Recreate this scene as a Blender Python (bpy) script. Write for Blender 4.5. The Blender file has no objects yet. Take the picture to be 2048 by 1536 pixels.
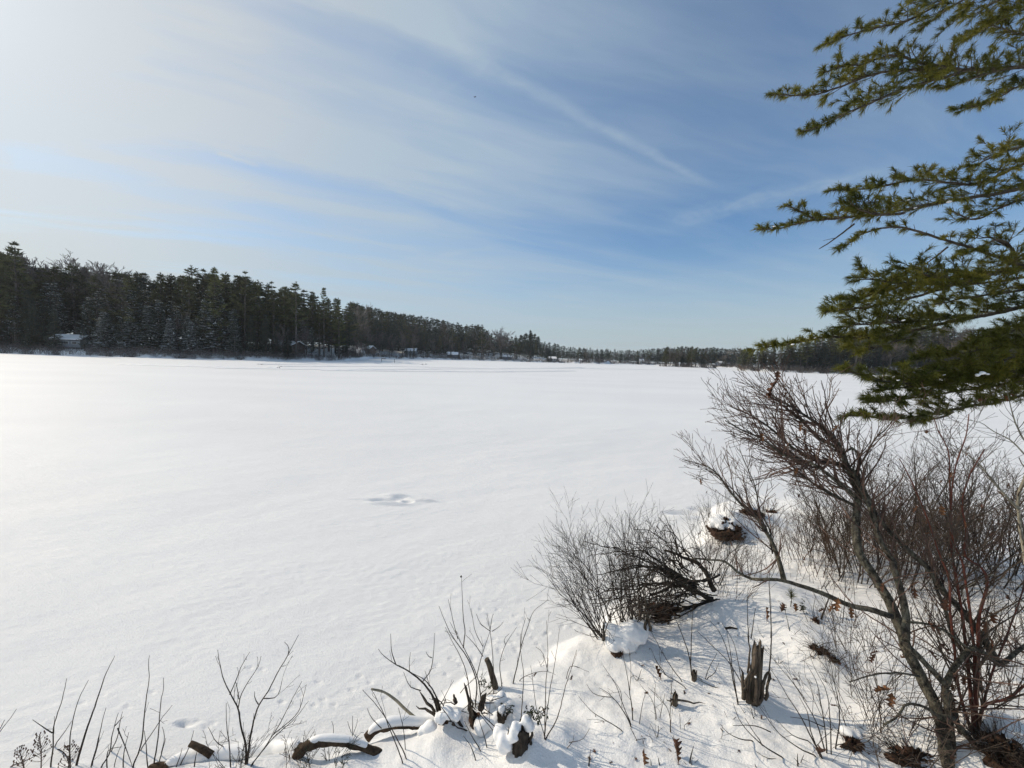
import bpy, math, random
import numpy as np
from math import radians, sin, cos, pi

# ------------------------------------------------------------------ camera, sky, sun, exposure
S = bpy.context.scene
COL = S.collection
F = 769.0                                  # focal length in photo pixels (2048 wide)
EYE = 3.4                                  # eye height above the frozen lake
PITCH, ROLL = radians(3.87), radians(1.8)
SUN_AZ, SUN_EL = radians(-68), radians(31) # azimuth from +Y towards +X
SUN_STRENGTH = 3.25
SKY_STRENGTH = 0.10
EXPOSURE = 0.02
HAZE = 0.00013

r0, f0, u0 = np.array([1.0, 0, 0]), np.array([0, cos(PITCH), -sin(PITCH)]), np.array([0, sin(PITCH), cos(PITCH)])
RIGHT = cos(ROLL) * r0 + sin(ROLL) * u0
UP = -sin(ROLL) * r0 + cos(ROLL) * u0
FWD = f0
CAM = np.array([0.0, 0.0, EYE])

cd = bpy.data.cameras.new('camera')
cam = bpy.data.objects.new('camera', cd); COL.objects.link(cam)
cd.sensor_width = 36.0; cd.lens = 36.0 * F / 2048.0
cd.clip_start = 0.05; cd.clip_end = 20000
from mathutils import Matrix
cam.matrix_world = Matrix(((RIGHT[0], UP[0], -FWD[0], 0), (RIGHT[1], UP[1], -FWD[1], 0), (RIGHT[2], UP[2], -FWD[2], EYE), (0, 0, 0, 1)))
S.camera = cam

SUN_DIR = np.array([cos(SUN_EL) * sin(SUN_AZ), cos(SUN_EL) * cos(SUN_AZ), sin(SUN_EL)])
ld = bpy.data.lights.new('sun', 'SUN'); ld.energy = SUN_STRENGTH; ld.angle = radians(0.6); ld.color = (1.0, 0.87, 0.70)
sun = bpy.data.objects.new('sun', ld); COL.objects.link(sun)
from mathutils import Vector
sun.rotation_euler = Vector((-SUN_DIR[0], -SUN_DIR[1], -SUN_DIR[2])).to_track_quat('-Z', 'Y').to_euler()
sun.location = tuple(SUN_DIR * 50)

S.view_settings.view_transform = 'Standard'; S.view_settings.look = 'None'
S.view_settings.exposure = EXPOSURE; S.view_settings.gamma = 1.0
S.render.engine = 'CYCLES'
S.cycles.use_denoising = True
S.cycles.max_bounces = 6; S.cycles.diffuse_bounces = 3; S.cycles.glossy_bounces = 2; S.cycles.transmission_bounces = 3; S.cycles.transparent_max_bounces = 8


class E:
    """a node-socket expression, so that shader maths reads like maths"""
    nt = None
    def __init__(s, v): s.v = v
    @staticmethod
    def op(o, *a, clamp=False):
        n = E.nt.nodes.new('ShaderNodeMath'); n.operation = o; n.use_clamp = clamp
        for i, x in enumerate(a):
            x = x.v if isinstance(x, E) else x
            if isinstance(x, (int, float)): n.inputs[i].default_value = x
            else: E.nt.links.new(x, n.inputs[i])
        return E(n.outputs[0])
    def __add__(s, o): return E.op('ADD', s, o)
    __radd__ = __add__
    def __sub__(s, o): return E.op('SUBTRACT', s, o)
    def __rsub__(s, o): return E.op('SUBTRACT', o, s)
    def __mul__(s, o): return E.op('MULTIPLY', s, o)
    __rmul__ = __mul__
    def __truediv__(s, o): return E.op('DIVIDE', s, o)
    def __rtruediv__(s, o): return E.op('DIVIDE', o, s)
    def pow(s, o): return E.op('POWER', s, o)
    def abs(s): return E.op('ABSOLUTE', s)
    def max(s, o): return E.op('MAXIMUM', s, o)
    def min(s, o): return E.op('MINIMUM', s, o)
    def clamp(s): return E.op('ADD', s, 0.0, clamp=True)
    def smooth(s, a, b, lo=0.0, hi=1.0):
        n = E.nt.nodes.new('ShaderNodeMapRange'); n.interpolation_type = 'SMOOTHSTEP'
        E.nt.links.new(s.v, n.inputs[0])
        for i, x in enumerate((a, b, lo, hi)): n.inputs[i + 1].default_value = x
        return E(n.outputs[0])

def xyz(x, y, z):
    n = E.nt.nodes.new('ShaderNodeCombineXYZ')
    for i, q in enumerate((x, y, z)):
        if isinstance(q, E): E.nt.links.new(q.v, n.inputs[i])
        else: n.inputs[i].default_value = q
    return n.outputs[0]

def noise(vec, scale, detail=4, rough=0.55, dist=0.0):
    n = E.nt.nodes.new('ShaderNodeTexNoise'); n.inputs['Scale'].default_value = scale
    n.inputs['Detail'].default_value = detail; n.inputs['Roughness'].default_value = rough; n.inputs['Distortion'].default_value = dist
    if vec is not None: E.nt.links.new(vec, n.inputs['Vector'])
    return E(n.outputs['Fac'])

def mixc(fac, a, b, mode='MIX'):
    n = E.nt.nodes.new('ShaderNodeMixRGB'); n.blend_type = mode
    for i, x in enumerate((fac, a, b)):
        x = x.v if isinstance(x, E) else x
        if isinstance(x, (int, float)): n.inputs[i].default_value = x
        elif isinstance(x, (tuple, list)): n.inputs[i].default_value = (*x, 1) if len(x) == 3 else x
        else: E.nt.links.new(x, n.inputs[i])
    return n.outputs[0]

def pix_dir(px, py):
    d = FWD + RIGHT * ((px - 1024) / F) + UP * ((768 - py) / F)
    return d / np.linalg.norm(d)

def make_world():
    w = bpy.data.worlds.new('World'); S.world = w; w.use_nodes = True
    nt = w.node_tree; nt.nodes.clear(); E.nt = nt
    tc = nt.nodes.new('ShaderNodeTexCoord')
    sp = nt.nodes.new('ShaderNodeSeparateXYZ'); nt.links.new(tc.outputs['Generated'], sp.inputs[0])
    x, y, z = (E(o) for o in sp.outputs)
    sky = nt.nodes.new('ShaderNodeTexSky'); sky.sky_type = 'NISHITA'; sky.sun_disc = False
    sky.sun_elevation = SUN_EL; sky.sun_rotation = SUN_AZ; sky.altitude = 100; sky.air_density = 1.0; sky.dust_density = 0.6; sky.ozone_density = 1.6
    zz = z.max(0.015)
    OFF = 0.04
    zo = zz + OFF
    px, py = x / zo, y / zo
    def pp(u, v):
        d = pix_dir(u, v); return d[0] / (d[2] + OFF), d[1] / (d[2] + OFF)
    # broad cirrus veil, drawn out along one wind direction
    ca, sa = cos(radians(22)), sin(radians(22))
    a, b = px * ca + py * sa, py * ca - px * sa
    warp = noise(xyz(a * 0.35, b * 0.7, 3.0), 1.0, 3) - 0.5
    v1 = noise(xyz(a * 0.20, b * 0.85 + warp * 0.9, 0.0), 1.0, 6, 0.55)
    v2 = noise(xyz(a * 0.55, b * 3.2 + warp * 2.2, 7.0), 1.0, 7, 0.6)
    v3 = noise(xyz(px * 0.5, py * 0.5, 11.0), 1.0, 3, 0.5)
    left = (0.0 - x).smooth(-0.55, 0.8)
    cover = v1.smooth(0.40, 0.64) * 0.55 + v2.smooth(0.42, 0.72) * 0.34 + v3.smooth(0.4, 0.62) * 0.24
    c = cover * (0.46 + 0.55 * left) + 0.58 * left + 0.05
    # contrails and single streaks, each a line in the plane of the cloud layer
    def streak(p, q, w0, w1, k, seed, soft=0.15):
        (x0, y0), (x1, y1) = pp(*p), pp(*q)
        L = math.hypot(x1 - x0, y1 - y0); dx, dy = (x1 - x0) / L, (y1 - y0) / L
        t = ((px - x0) * dx + (py - y0) * dy) / L
        s = ((py - y0) * dx - (px - x0) * dy)
        s = s + (noise(xyz(t * 5.0, s * 3.0, seed), 1.0, 4) - 0.5) * (w0 * 1.6)
        wd = w0 + (w1 - w0) * t.clamp()
        prof = (s / wd).abs().smooth(0.0, 1.0, 1.0, 0.0)
        ends = t.smooth(-0.05, soft) * t.smooth(1.0 - soft, 1.05, 1.0, 0.0)
        tex = noise(xyz(t * 14.0, s * 9.0, seed + 3.0), 1.0, 5, 0.6).smooth(0.25, 0.7, 0.35, 1.0)
        return prof * ends * tex * k
    c = c + streak((700, -10), (1420, 372), 0.065, 0.042, 0.27, 1.0)
    c = c + streak((620, -40), (980, 190), 0.22, 0.12, 0.08, 21.0)
    c = c + streak((300, 260), (960, 430), 0.12, 0.10, 0.20, 2.0)
    c = c + streak((430, 305), (520, 332), 0.04, 0.04, 0.30, 31.0)
    c = c + streak((-60, 195), (230, 330), 0.20, 0.12, 0.20, 4.0)
    c = c + streak((1300, 455), (1860, 320), 0.22, 0.16, 0.30, 5.0, 0.3)
    c = c + streak((-120, 330), (250, -60), 0.20, 0.14, 0.8, 13.0, 0.35)
    c = c + streak((860, 515), (1010, 490), 0.10, 0.08, 0.16, 6.0, 0.3)
    c = c + streak((1690, 480), (1770, 560), 0.10, 0.16, 0.20, 8.0, 0.3)
    c = c + streak((700, 640), (1700, 560), 1.4, 1.4, 0.26, 9.0, 0.3)
    c = E.op('ADD', c, 0.0, clamp=True)
    hor = z.smooth(0.0, 0.40, 1.0, 0.0)
    dot = (x * float(SUN_DIR[0]) + y * float(SUN_DIR[1]) + z * float(SUN_DIR[2])).max(0.0)
    g1, g2, g3 = dot.pow(5.0), dot.pow(26.0), dot.pow(160.0)
    base = mixc(1.0, sky.outputs[0], (0.74, 1.06, 1.30), 'MULTIPLY')
    haze = mixc(hor * hor * 0.95, base, (4.7, 5.4, 5.6))
    haze = mixc(1.0, haze, mixc(hor * hor * g1 * 0.9, (0, 0, 0), (3.6, 2.6, 1.1)), 'ADD')
    cl = mixc(g1.smooth(0.0, 0.7), (4.6, 5.6, 6.4), (6.5, 6.7, 6.6))
    col = mixc(c * 0.85, haze, cl)
    glow = mixc(1.0, mixc(g2 * (0.2 + c * 0.6), (0, 0, 0), (3.4, 3.3, 3.2)), mixc(g3, (0, 0, 0), (34, 33, 31)), 'ADD')
    col = mixc(1.0, col, glow, 'ADD')
    bg = nt.nodes.new('ShaderNodeBackground'); bg.inputs[1].default_value = SKY_STRENGTH
    nt.links.new(col, bg.inputs[0])
    out = nt.nodes.new('ShaderNodeOutputWorld'); nt.links.new(bg.outputs[0], out.inputs[0])
make_world()

# ------------------------------------------------------------------ helpers
def tag(o, label=None, cat=None, group=None, kind=None):
    if label: o['label'] = label
    if cat: o['category'] = cat
    if group: o['group'] = group
    if kind: o['kind'] = kind
    return o

def empty(name, loc, label, cat, group=None):
    o = bpy.data.objects.new(name, None); COL.objects.link(o)
    o.location = tuple(float(q) for q in loc); o.empty_display_size = 0.1
    return tag(o, label, cat, group)

def mesh_np(name, V, quads=None, tris=None, mat=None, smooth=False, mats=None, midx=None):
    V = np.asarray(V, np.float32).reshape(-1, 3)
    q = np.zeros((0, 4), np.int32) if quads is None else np.asarray(quads, np.int32).reshape(-1, 4)
    t = np.zeros((0, 3), np.int32) if tris is None else np.asarray(tris, np.int32).reshape(-1, 3)
    me = bpy.data.meshes.new(name)
    me.vertices.add(len(V)); me.vertices.foreach_set('co', V.ravel())
    me.loops.add(q.size + t.size); me.loops.foreach_set('vertex_index', np.concatenate([q.ravel(), t.ravel()]))
    me.polygons.add(len(q) + len(t))
    st = np.concatenate([np.arange(len(q)) * 4, q.size + np.arange(len(t)) * 3]).astype(np.int32)
    me.polygons.foreach_set('loop_start', st)
    me.polygons.foreach_set('use_smooth', np.full(len(q) + len(t), smooth))
    for m in (mats or ([mat] if mat else [])): me.materials.append(m)
    if midx is not None: me.polygons.foreach_set('material_index', np.asarray(midx, np.int32))
    me.update(calc_edges=True); me.validate()
    return me

def link(name, me, parent=None, loc=None):
    o = bpy.data.objects.new(name, me); COL.objects.link(o)
    if parent is not None: o.parent = parent
    if loc is not None: o.location = tuple(float(q) for q in loc)
    return o

def local(parent, V):
    return np.asarray(V, float) - np.array(parent.location)

class MB:
    """a growing mesh: vertices, quads and triangles"""
    def __init__(s): s.v, s.q, s.t, s.n = [], [], [], 0
    def add(s, V, quads=None, tris=None):
        V = np.asarray(V, float).reshape(-1, 3)
        if quads is not None and len(quads): s.q.append(np.asarray(quads, int).reshape(-1, 4) + s.n)
        if tris is not None and len(tris): s.t.append(np.asarray(tris, int).reshape(-1, 3) + s.n)
        s.v.append(V); s.n += len(V)
    def arrays(s):
        return (np.concatenate(s.v) if s.v else np.zeros((0, 3)), np.concatenate(s.q) if s.q else None, np.concatenate(s.t) if s.t else None)
    def tubes(s, polys, sides=4, cap=True):
        by = {}
        for P, R in polys: by.setdefault(len(P), []).append((P, R))
        for K, lst in by.items():
            P = np.array([a for a, _ in lst], float); R = np.array([b for _, b in lst], float); N = len(lst)
            T = np.gradient(P, axis=1); T /= np.linalg.norm(T, axis=2, keepdims=True) + 1e-9
            ov = P[:, -1] - P[:, 0]; ov /= np.linalg.norm(ov, axis=1, keepdims=True) + 1e-9
            ref = np.where(np.abs(ov[:, 2:3]) < 0.8, np.array([[0, 0, 1.0]]), np.array([[1.0, 0, 0]]))
            ref = np.cross(ov, ref); ref /= np.linalg.norm(ref, axis=1, keepdims=True) + 1e-9
            Nn = ref[:, None, :] - T * np.sum(ref[:, None, :] * T, axis=2, keepdims=True)
            Nn /= np.linalg.norm(Nn, axis=2, keepdims=True) + 1e-9
            B = np.cross(T, Nn)
            an = np.arange(sides) * 2 * pi / sides
            V = P[:, :, None, :] + R[:, :, None, None] * (Nn[:, :, None, :] * np.cos(an)[None, None, :, None] + B[:, :, None, :] * np.sin(an)[None, None, :, None])
            idx = np.arange(N * K * sides).reshape(N, K, sides)
            a, b = idx[:, :-1, :], idx[:, 1:, :]
            q = np.stack([a, np.roll(a, -1, 2), np.roll(b, -1, 2), b], -1).reshape(-1, 4)
            tr = []
            if cap and sides >= 3:
                e = idx[:, -1, :]; s0 = idx[:, 0, :]
                for k in range(1, sides - 1):
                    tr.append(np.stack([e[:, 0], e[:, k], e[:, k + 1]], -1)); tr.append(np.stack([s0[:, 0], s0[:, k + 1], s0[:, k]], -1))
            s.add(V.reshape(-1, 3), q, np.concatenate(tr) if tr else None)
    def box(s, c, h, rot=0.0):
        c = np.array(c, float); h = np.array(h, float)
        v = np.array([[x, y, z] for x in (-1, 1) for y in (-1, 1) for z in (-1, 1)], float) * h
        ca, sa = cos(rot), sin(rot)
        v = np.stack([v[:, 0] * ca - v[:, 1] * sa, v[:, 0] * sa + v[:, 1] * ca, v[:, 2]], 1) + c
        s.add(v, [[0, 1, 3, 2], [4, 6, 7, 5], [0, 4, 5, 1], [2, 3, 7, 6], [0, 2, 6, 4], [1, 5, 7, 3]])
    def build(s, name, mat, parent=None, smooth=False, world=True):
        V, q, t = s.arrays()
        if parent is not None and world: V = local(parent, V)
        return link(name, mesh_np(name, V, q, t, mat, smooth), parent)

# ------------------------------------------------------------------ materials
def material(name, fn):
    m = bpy.data.materials.new(name); m.use_nodes = True
    nt = m.node_tree; nt.nodes.clear(); E.nt = nt
    out = nt.nodes.new('ShaderNodeOutputMaterial'); bs = nt.nodes.new('ShaderNodeBsdfPrincipled')
    nt.links.new(bs.outputs[0], out.inputs[0])
    tc = nt.nodes.new('ShaderNodeTexCoord')
    fn(nt, bs, tc.outputs['Object'], out)
    return m

def setv(nt, bs, key, v):
    v = v.v if isinstance(v, E) else v
    if isinstance(v, (int, float)): bs.inputs[key].default_value = v
    elif isinstance(v, tuple): bs.inputs[key].default_value = (*v, 1) if len(v) == 3 else v
    else: nt.links.new(v, bs.inputs[key])

def bump(nt, bs, h, strength, dist):
    n = nt.nodes.new('ShaderNodeBump'); n.inputs['Strength'].default_value = strength; n.inputs['Distance'].default_value = dist
    nt.links.new(h.v, n.inputs['Height']); nt.links.new(n.outputs[0], bs.inputs['Normal'])

def two_tone(name, c1, c2, scale, rough=0.85, bstr=0.0, bdist=0.004, stretch=(1, 1, 1), rnd=0.0, trans=0.0, spec=0.25):
    def fn(nt, bs, oc, out):
        mp = nt.nodes.new('ShaderNodeMapping'); mp.inputs['Scale'].default_value = stretch; nt.links.new(oc, mp.inputs[0])
        f = noise(mp.outputs[0], scale, 5, 0.6).smooth(0.3, 0.7)
        col = mixc(f, c1, c2)
        if rnd:
            oi = nt.nodes.new('ShaderNodeObjectInfo')
            g = E(oi.outputs['Random']) * (2 * rnd) + (1 - rnd)
            col = mixc(1.0, col, xyz(g, g, g), 'MULTIPLY')
        setv(nt, bs, 'Base Color', col); setv(nt, bs, 'Roughness', rough); setv(nt, bs, 'Specular IOR Level', spec)
        if bstr: bump(nt, bs, noise(mp.outputs[0], scale * 2.5, 4, 0.6), bstr, bdist)
        if trans:
            tr = nt.nodes.new('ShaderNodeBsdfTranslucent'); nt.links.new(col, tr.inputs[0])
            mx = nt.nodes.new('ShaderNodeMixShader'); mx.inputs[0].default_value = trans
            nt.links.new(bs.outputs[0], mx.inputs[1]); nt.links.new(tr.outputs[0], mx.inputs[2]); nt.links.new(mx.outputs[0], out.inputs[0])
    return material(name, fn)

def snow_fn(nt, bs, oc, out):
    mp = nt.nodes.new('ShaderNodeMapping'); mp.inputs['Rotation'].default_value = (0, 0, radians(-24)); mp.inputs['Scale'].default_value = (0.45, 1.3, 1.0); nt.links.new(oc, mp.inputs[0])
    big = noise(mp.outputs[0], 0.09, 3)
    setv(nt, bs, 'Base Color', mixc(big.smooth(0.3, 0.7), (0.83, 0.825, 0.815), (0.88, 0.875, 0.86)))
    setv(nt, bs, 'Roughness', 0.62); setv(nt, bs, 'Specular IOR Level', 0.3)
    h = noise(mp.outputs[0], 9.0, 5, 0.66) * 1.0 + noise(oc, 60.0, 4, 0.7) * 0.75
    bump(nt, bs, h, 0.8, 0.016)
M = {}
M['snow'] = material('snow', snow_fn)
def snow2_fn(nt, bs, oc, out):
    setv(nt, bs, 'Base Color', (0.875, 0.87, 0.86)); setv(nt, bs, 'Roughness', 0.6)
    bump(nt, bs, noise(oc, 45.0, 4, 0.6), 0.4, 0.008)
M['snow_lump'] = material('snow_lump', snow2_fn)
M['bark_plain'] = two_tone('bark_grey', (0.03, 0.026, 0.021), (0.155, 0.135, 0.105), 22, 0.9, 0.9, 0.006, (1, 1, 0.45))
def alder_bark(nt, bs, oc, out):
    mp = nt.nodes.new('ShaderNodeMapping'); mp.inputs['Scale'].default_value = (1, 1, 0.6); nt.links.new(oc, mp.inputs[0])
    n1 = noise(mp.outputs[0], 34, 6, 0.7).smooth(0.36, 0.64); n2 = noise(oc, 9, 3, 0.6).smooth(0.35, 0.65)
    vo = nt.nodes.new('ShaderNodeTexVoronoi'); vo.inputs['Scale'].default_value = 90; nt.links.new(mp.outputs[0], vo.inputs['Vector'])
    sp = E(vo.outputs['Distance']).smooth(0.12, 0.26, 1.0, 0.0)
    col = mixc(n1, (0.020, 0.017, 0.014), mixc(n2, (0.085, 0.072, 0.055), (0.165, 0.150, 0.110)))
    col = mixc(sp * 0.6, col, (0.21, 0.19, 0.155))
    setv(nt, bs, 'Base Color', col); setv(nt, bs, 'Roughness', 0.9); setv(nt, bs, 'Specular IOR Level', 0.2)
    bump(nt, bs, n1 * 1.0 + sp * 0.5, 0.9, 0.004)
M['bark_grey'] = material('bark_grey', alder_bark)
M['bark_dark'] = two_tone('bark_dark', (0.018, 0.014, 0.011), (0.07, 0.055, 0.042), 20, 0.9, 0.4, 0.003)
M['twig_dark'] = two_tone('twig_dark', (0.018, 0.014, 0.011), (0.055, 0.042, 0.034), 6, 0.75)
M['twig_brown'] = two_tone('twig_brown', (0.034, 0.024, 0.018), (0.105, 0.077, 0.056), 4, 0.7)
M['twig_red'] = two_tone('twig_red', (0.06, 0.019, 0.012), (0.165, 0.052, 0.032), 5, 0.6)
M['twig_alder'] = two_tone('twig_alder', (0.045, 0.026, 0.020), (0.15, 0.095, 0.072), 5, 0.7)
M['twig_rust'] = two_tone('twig_rust', (0.046, 0.028, 0.019), (0.135, 0.086, 0.058), 4, 0.7)
M['twig_pale'] = two_tone('twig_pale', (0.15, 0.135, 0.105), (0.33, 0.30, 0.23), 14, 0.85, 0.4, 0.003)
M['wood_weathered'] = two_tone('wood_weathered', (0.022, 0.017, 0.013), (0.135, 0.108, 0.082), 30, 0.9, 0.8, 0.006, (1, 1, 0.12))
M['wood_log'] = two_tone('wood_log', (0.022, 0.015, 0.01), (0.105, 0.07, 0.044), 16, 0.9, 0.7, 0.006)
M['leaf_brown'] = two_tone('leaf_brown', (0.065, 0.028, 0.014), (0.24, 0.115, 0.052), 55, 0.7, 0.0, trans=0.2)
M['leaf_dark'] = two_tone('leaf_dark', (0.05, 0.025, 0.015), (0.13, 0.06, 0.035), 25, 0.7, 0.0, trans=0.15)
M['leaf_green'] = two_tone('leaf_green', (0.018, 0.024, 0.012), (0.05, 0.06, 0.028), 12, 0.6, 0.0, trans=0.15)
M['litter'] = two_tone('litter', (0.018, 0.012, 0.009), (0.1, 0.055, 0.034), 28, 0.95, 0.8, 0.02)
M['needle'] = two_tone('needle', (0.055, 0.07, 0.013), (0.21, 0.195, 0.034), 2.2, 0.5, 0.0, trans=0.42)
M['pine_bark'] = two_tone('pine_bark', (0.035, 0.028, 0.022), (0.13, 0.105, 0.08), 14, 0.95, 0.7, 0.01)
M['pine_crown'] = two_tone('pine_crown', (0.04, 0.047, 0.025), (0.125, 0.13, 0.052), 0.5, 0.8, rnd=0.35, trans=0.15)
M['hemlock_crown'] = two_tone('hemlock_crown', (0.036, 0.044, 0.035), (0.088, 0.098, 0.066), 0.6, 0.8, rnd=0.3, trans=0.1)
M['far_bark'] = two_tone('far_bark', (0.05, 0.042, 0.036), (0.17, 0.145, 0.125), 3, 0.95, rnd=0.3)
M['bare_twigs'] = two_tone('bare_twigs', (0.095, 0.08, 0.072), (0.2, 0.17, 0.15), 0.8, 0.95, rnd=0.3)
M['wall_brown'] = two_tone('wall_brown', (0.07, 0.05, 0.04), (0.13, 0.10, 0.08), 3, 0.9, stretch=(0.3, 0.3, 6))
M['wall_grey'] = two_tone('wall_grey', (0.20, 0.21, 0.22), (0.30, 0.31, 0.32), 3, 0.9, stretch=(0.3, 0.3, 6))
M['wall_white'] = two_tone('wall_white', (0.62, 0.62, 0.60), (0.74, 0.74, 0.72), 3, 0.9, stretch=(0.3, 0.3, 6))
M['wall_blue'] = two_tone('wall_blue', (0.08, 0.11, 0.16), (0.14, 0.18, 0.25), 3, 0.9, stretch=(0.3, 0.3, 6))
M['roofing'] = two_tone('roofing', (0.05, 0.05, 0.055), (0.10, 0.10, 0.10), 5, 0.9)
M['glass'] = two_tone('glass', (0.02, 0.025, 0.03), (0.05, 0.06, 0.07), 2, 0.15, spec=0.6)
M['bird_dark'] = two_tone('bird_dark', (0.02, 0.02, 0.022), (0.05, 0.05, 0.05), 8, 0.7)
# ------------------------------------------------------------------ the land: one height for every (x, y)
def _hash(ix, iy, seed):
    n = (ix.astype(np.int64) * 374761393 + iy.astype(np.int64) * 668265263 + seed * 974711) & 0xFFFFFFFF
    n = ((n ^ (n >> 13)) * 1274126177) & 0xFFFFFFFF
    return (n ^ (n >> 16)) & 0xFFFFFFFF

def perlin(x, y, seed=0):
    x = np.asarray(x, float); y = np.asarray(y, float)
    xi, yi = np.floor(x), np.floor(y); xf, yf = x - xi, y - yi
    u, v = xf * xf * xf * (xf * (xf * 6 - 15) + 10), yf * yf * yf * (yf * (yf * 6 - 15) + 10)
    def g(dx, dy):
        a = _hash(xi + dx, yi + dy, seed) * (2 * pi / 4294967296.0)
        return np.cos(a) * (xf - dx) + np.sin(a) * (yf - dy)
    a = g(0, 0); a = a + u * (g(1, 0) - a)
    b = g(0, 1); b = b + u * (g(1, 1) - b)
    return (a + v * (b - a)) * 1.4

def sstep(a, b, x):
    t = np.clip((x - a) / (b - a), 0, 1); return t * t * (3 - 2 * t)

def on_plane(px, py, z=0.0):
    d = pix_dir(px, py); t = (z - EYE) / d[2]
    return (CAM + d * t)[:2]

SHORE_PX = [(300, 1532), (420, 1518), (560, 1500), (700, 1486), (800, 1462), (870, 1418), (930, 1358), (1010, 1336), (1090, 1318), (1150, 1280), (1195, 1240),
            (1260, 1180), (1340, 1120), (1395, 1080), (1405, 1035), (1425, 1008), (1500, 1002), (1600, 1004), (1700, 1020), (1850, 1060), (2048, 1118)]
SHORE = [(-60.0, -6.0), (-20.0, -1.0), (-7.0, 1.9), (-4.4, 2.75)] + [tuple(on_plane(*p)) for p in SHORE_PX] + [(11.5, 7.6), (16.0, 7.0), (30.0, 9.0), (70.0, 20.0), (90.0, -70.0), (-80.0, -70.0)]
SHORE = np.array(SHORE)

def shore_dist(x, y):
    """signed distance to the near shoreline, positive on the land"""
    d = np.full(x.shape, 1e9); inside = np.zeros(x.shape, bool)
    n = len(SHORE)
    for i in range(n):
        ax, ay = SHORE[i]; bx, by = SHORE[(i + 1) % n]
        ex, ey = bx - ax, by - ay
        t = np.clip(((x - ax) * ex + (y - ay) * ey) / (ex * ex + ey * ey), 0, 1)
        d = np.minimum(d, np.hypot(x - ax - t * ex, y - ay - t * ey))
        c = ((ay > y) != (by > y)) & (x < (bx - ax) * (y - ay) / (by - ay + 1e-12) + ax)
        inside ^= c
    return np.where(inside, d, -d)

# far shore: distance from the camera as a function of the direction, from waterline pixels of the photograph
FAR_PX = [(-900, 122), (-300, 118), (0, 116), (150, 115), (300, 117), (430, 122), (560, 133), (690, 158), (725, 200), (745, 262), (800, 300), (900, 345), (1000, 373), (1100, 390),
          (1190, 400), (1212, 420), (1218, 500), (1300, 510), (1440, 470), (1478, 440), (1484, 236), (1560, 226), (1700, 222), (1850, 215), (2048, 205), (2500, 200)]
_fa = np.array([math.atan2((p - 1024) / F, 1.0) for p, _ in FAR_PX]); _fr = np.array([d * math.hypot(1.0, (p - 1024) / F) for p, d in FAR_PX])
HMAX_PX = [(-900, 8), (0, 7), (500, 6.5), (690, 7), (760, 15), (850, 14), (1000, 8), (1100, 4), (1300, 3), (1500, 2.5), (2048, 4), (2500, 4)]
_ha = np.array([math.atan2((p - 1024) / F, 1.0) for p, _ in HMAX_PX]); _hv = np.array([h for _, h in HMAX_PX])
ISLET = []
for ipx, idep, irx, iry in ((1345, 330, 15, 9), (1395, 322, 16, 9)):
    dd = pix_dir(ipx, 730); ISLET.append((dd[0] / dd[1] * idep, idep, irx, iry))

PRINTS = []                                   # (x, y, rx, ry, depth) hollows in the snow
def add_print(px, py, rx, ry, depth):
    x, y = on_plane(px, py, 0.0); PRINTS.append((x, y, rx, ry, depth))
_r = random.Random(5)
for i in range(16):                           # animal trails along the shore
    t = i / 15
    add_print(770 + 440 * t + _r.uniform(-6, 6), 1392 - 165 * t + _r.uniform(-7, 7), 0.036, 0.020, 0.013)
for i in range(16):
    t = i / 15
    add_print(880 + 300 * t + _r.uniform(-16, 16), 1318 - 70 * t + _r.uniform(-14, 14), 0.036, 0.018, 0.013)
for i in range(22):
    add_print(_r.uniform(960, 1180), _r.uniform(1215, 1310), 0.036, 0.018, 0.012)
for px, py in ((505, 1336), (520, 1340), (372, 1450), (395, 1443), (410, 1455), (430, 1447), (545, 1383), (560, 1405), (600, 1392), (625, 1412), (650, 1400), (668, 1411), (640, 1365), (700, 1380), (165, 1405), (205, 1390), (250, 1414), (300, 1385), (97, 1446), (720, 1352), (740, 1366)):
    add_print(px + _r.uniform(-5, 5), py, 0.036, 0.018, 0.013)
add_print(370, 1449, 0.085, 0.03, 0.03); add_print(440, 1493, 0.12, 0.03, 0.02)
# the wind-scoured hollow on the ice and a dent by the point
for px, py, rx, ry, dp in ((770, 1002, 0.30, 0.10, 0.07), (800, 998, 0.18, 0.10, 0.045), (815, 1004, 0.12, 0.06, 0.06), (730, 1001, 0.5, 0.06, 0.03), (850, 1002, 0.3, 0.05, -0.05), (790, 992, 0.3, 0.08, -0.05), (775, 1009, 0.5, 0.07, -0.05),
                           (1370, 1026, 0.40, 0.11, 0.08), (1395, 1018, 0.20, 0.10, 0.05), (1365, 1035, 0.4, 0.1, -0.04)):
    add_print(px, py, rx, ry, dp)
MOUNDS = []                                   # (x, y, r, h): snow-covered tussocks and lumps on the bank
BANKPRINT = []
def bank_z(s, x, y):
    r2 = x * x + y * y
    return 0.20 * sstep(-0.02, 0.40, s) + 0.17 * np.clip(s, 0, 7) + 0.55 * np.exp(-r2 / 3.0)

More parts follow.
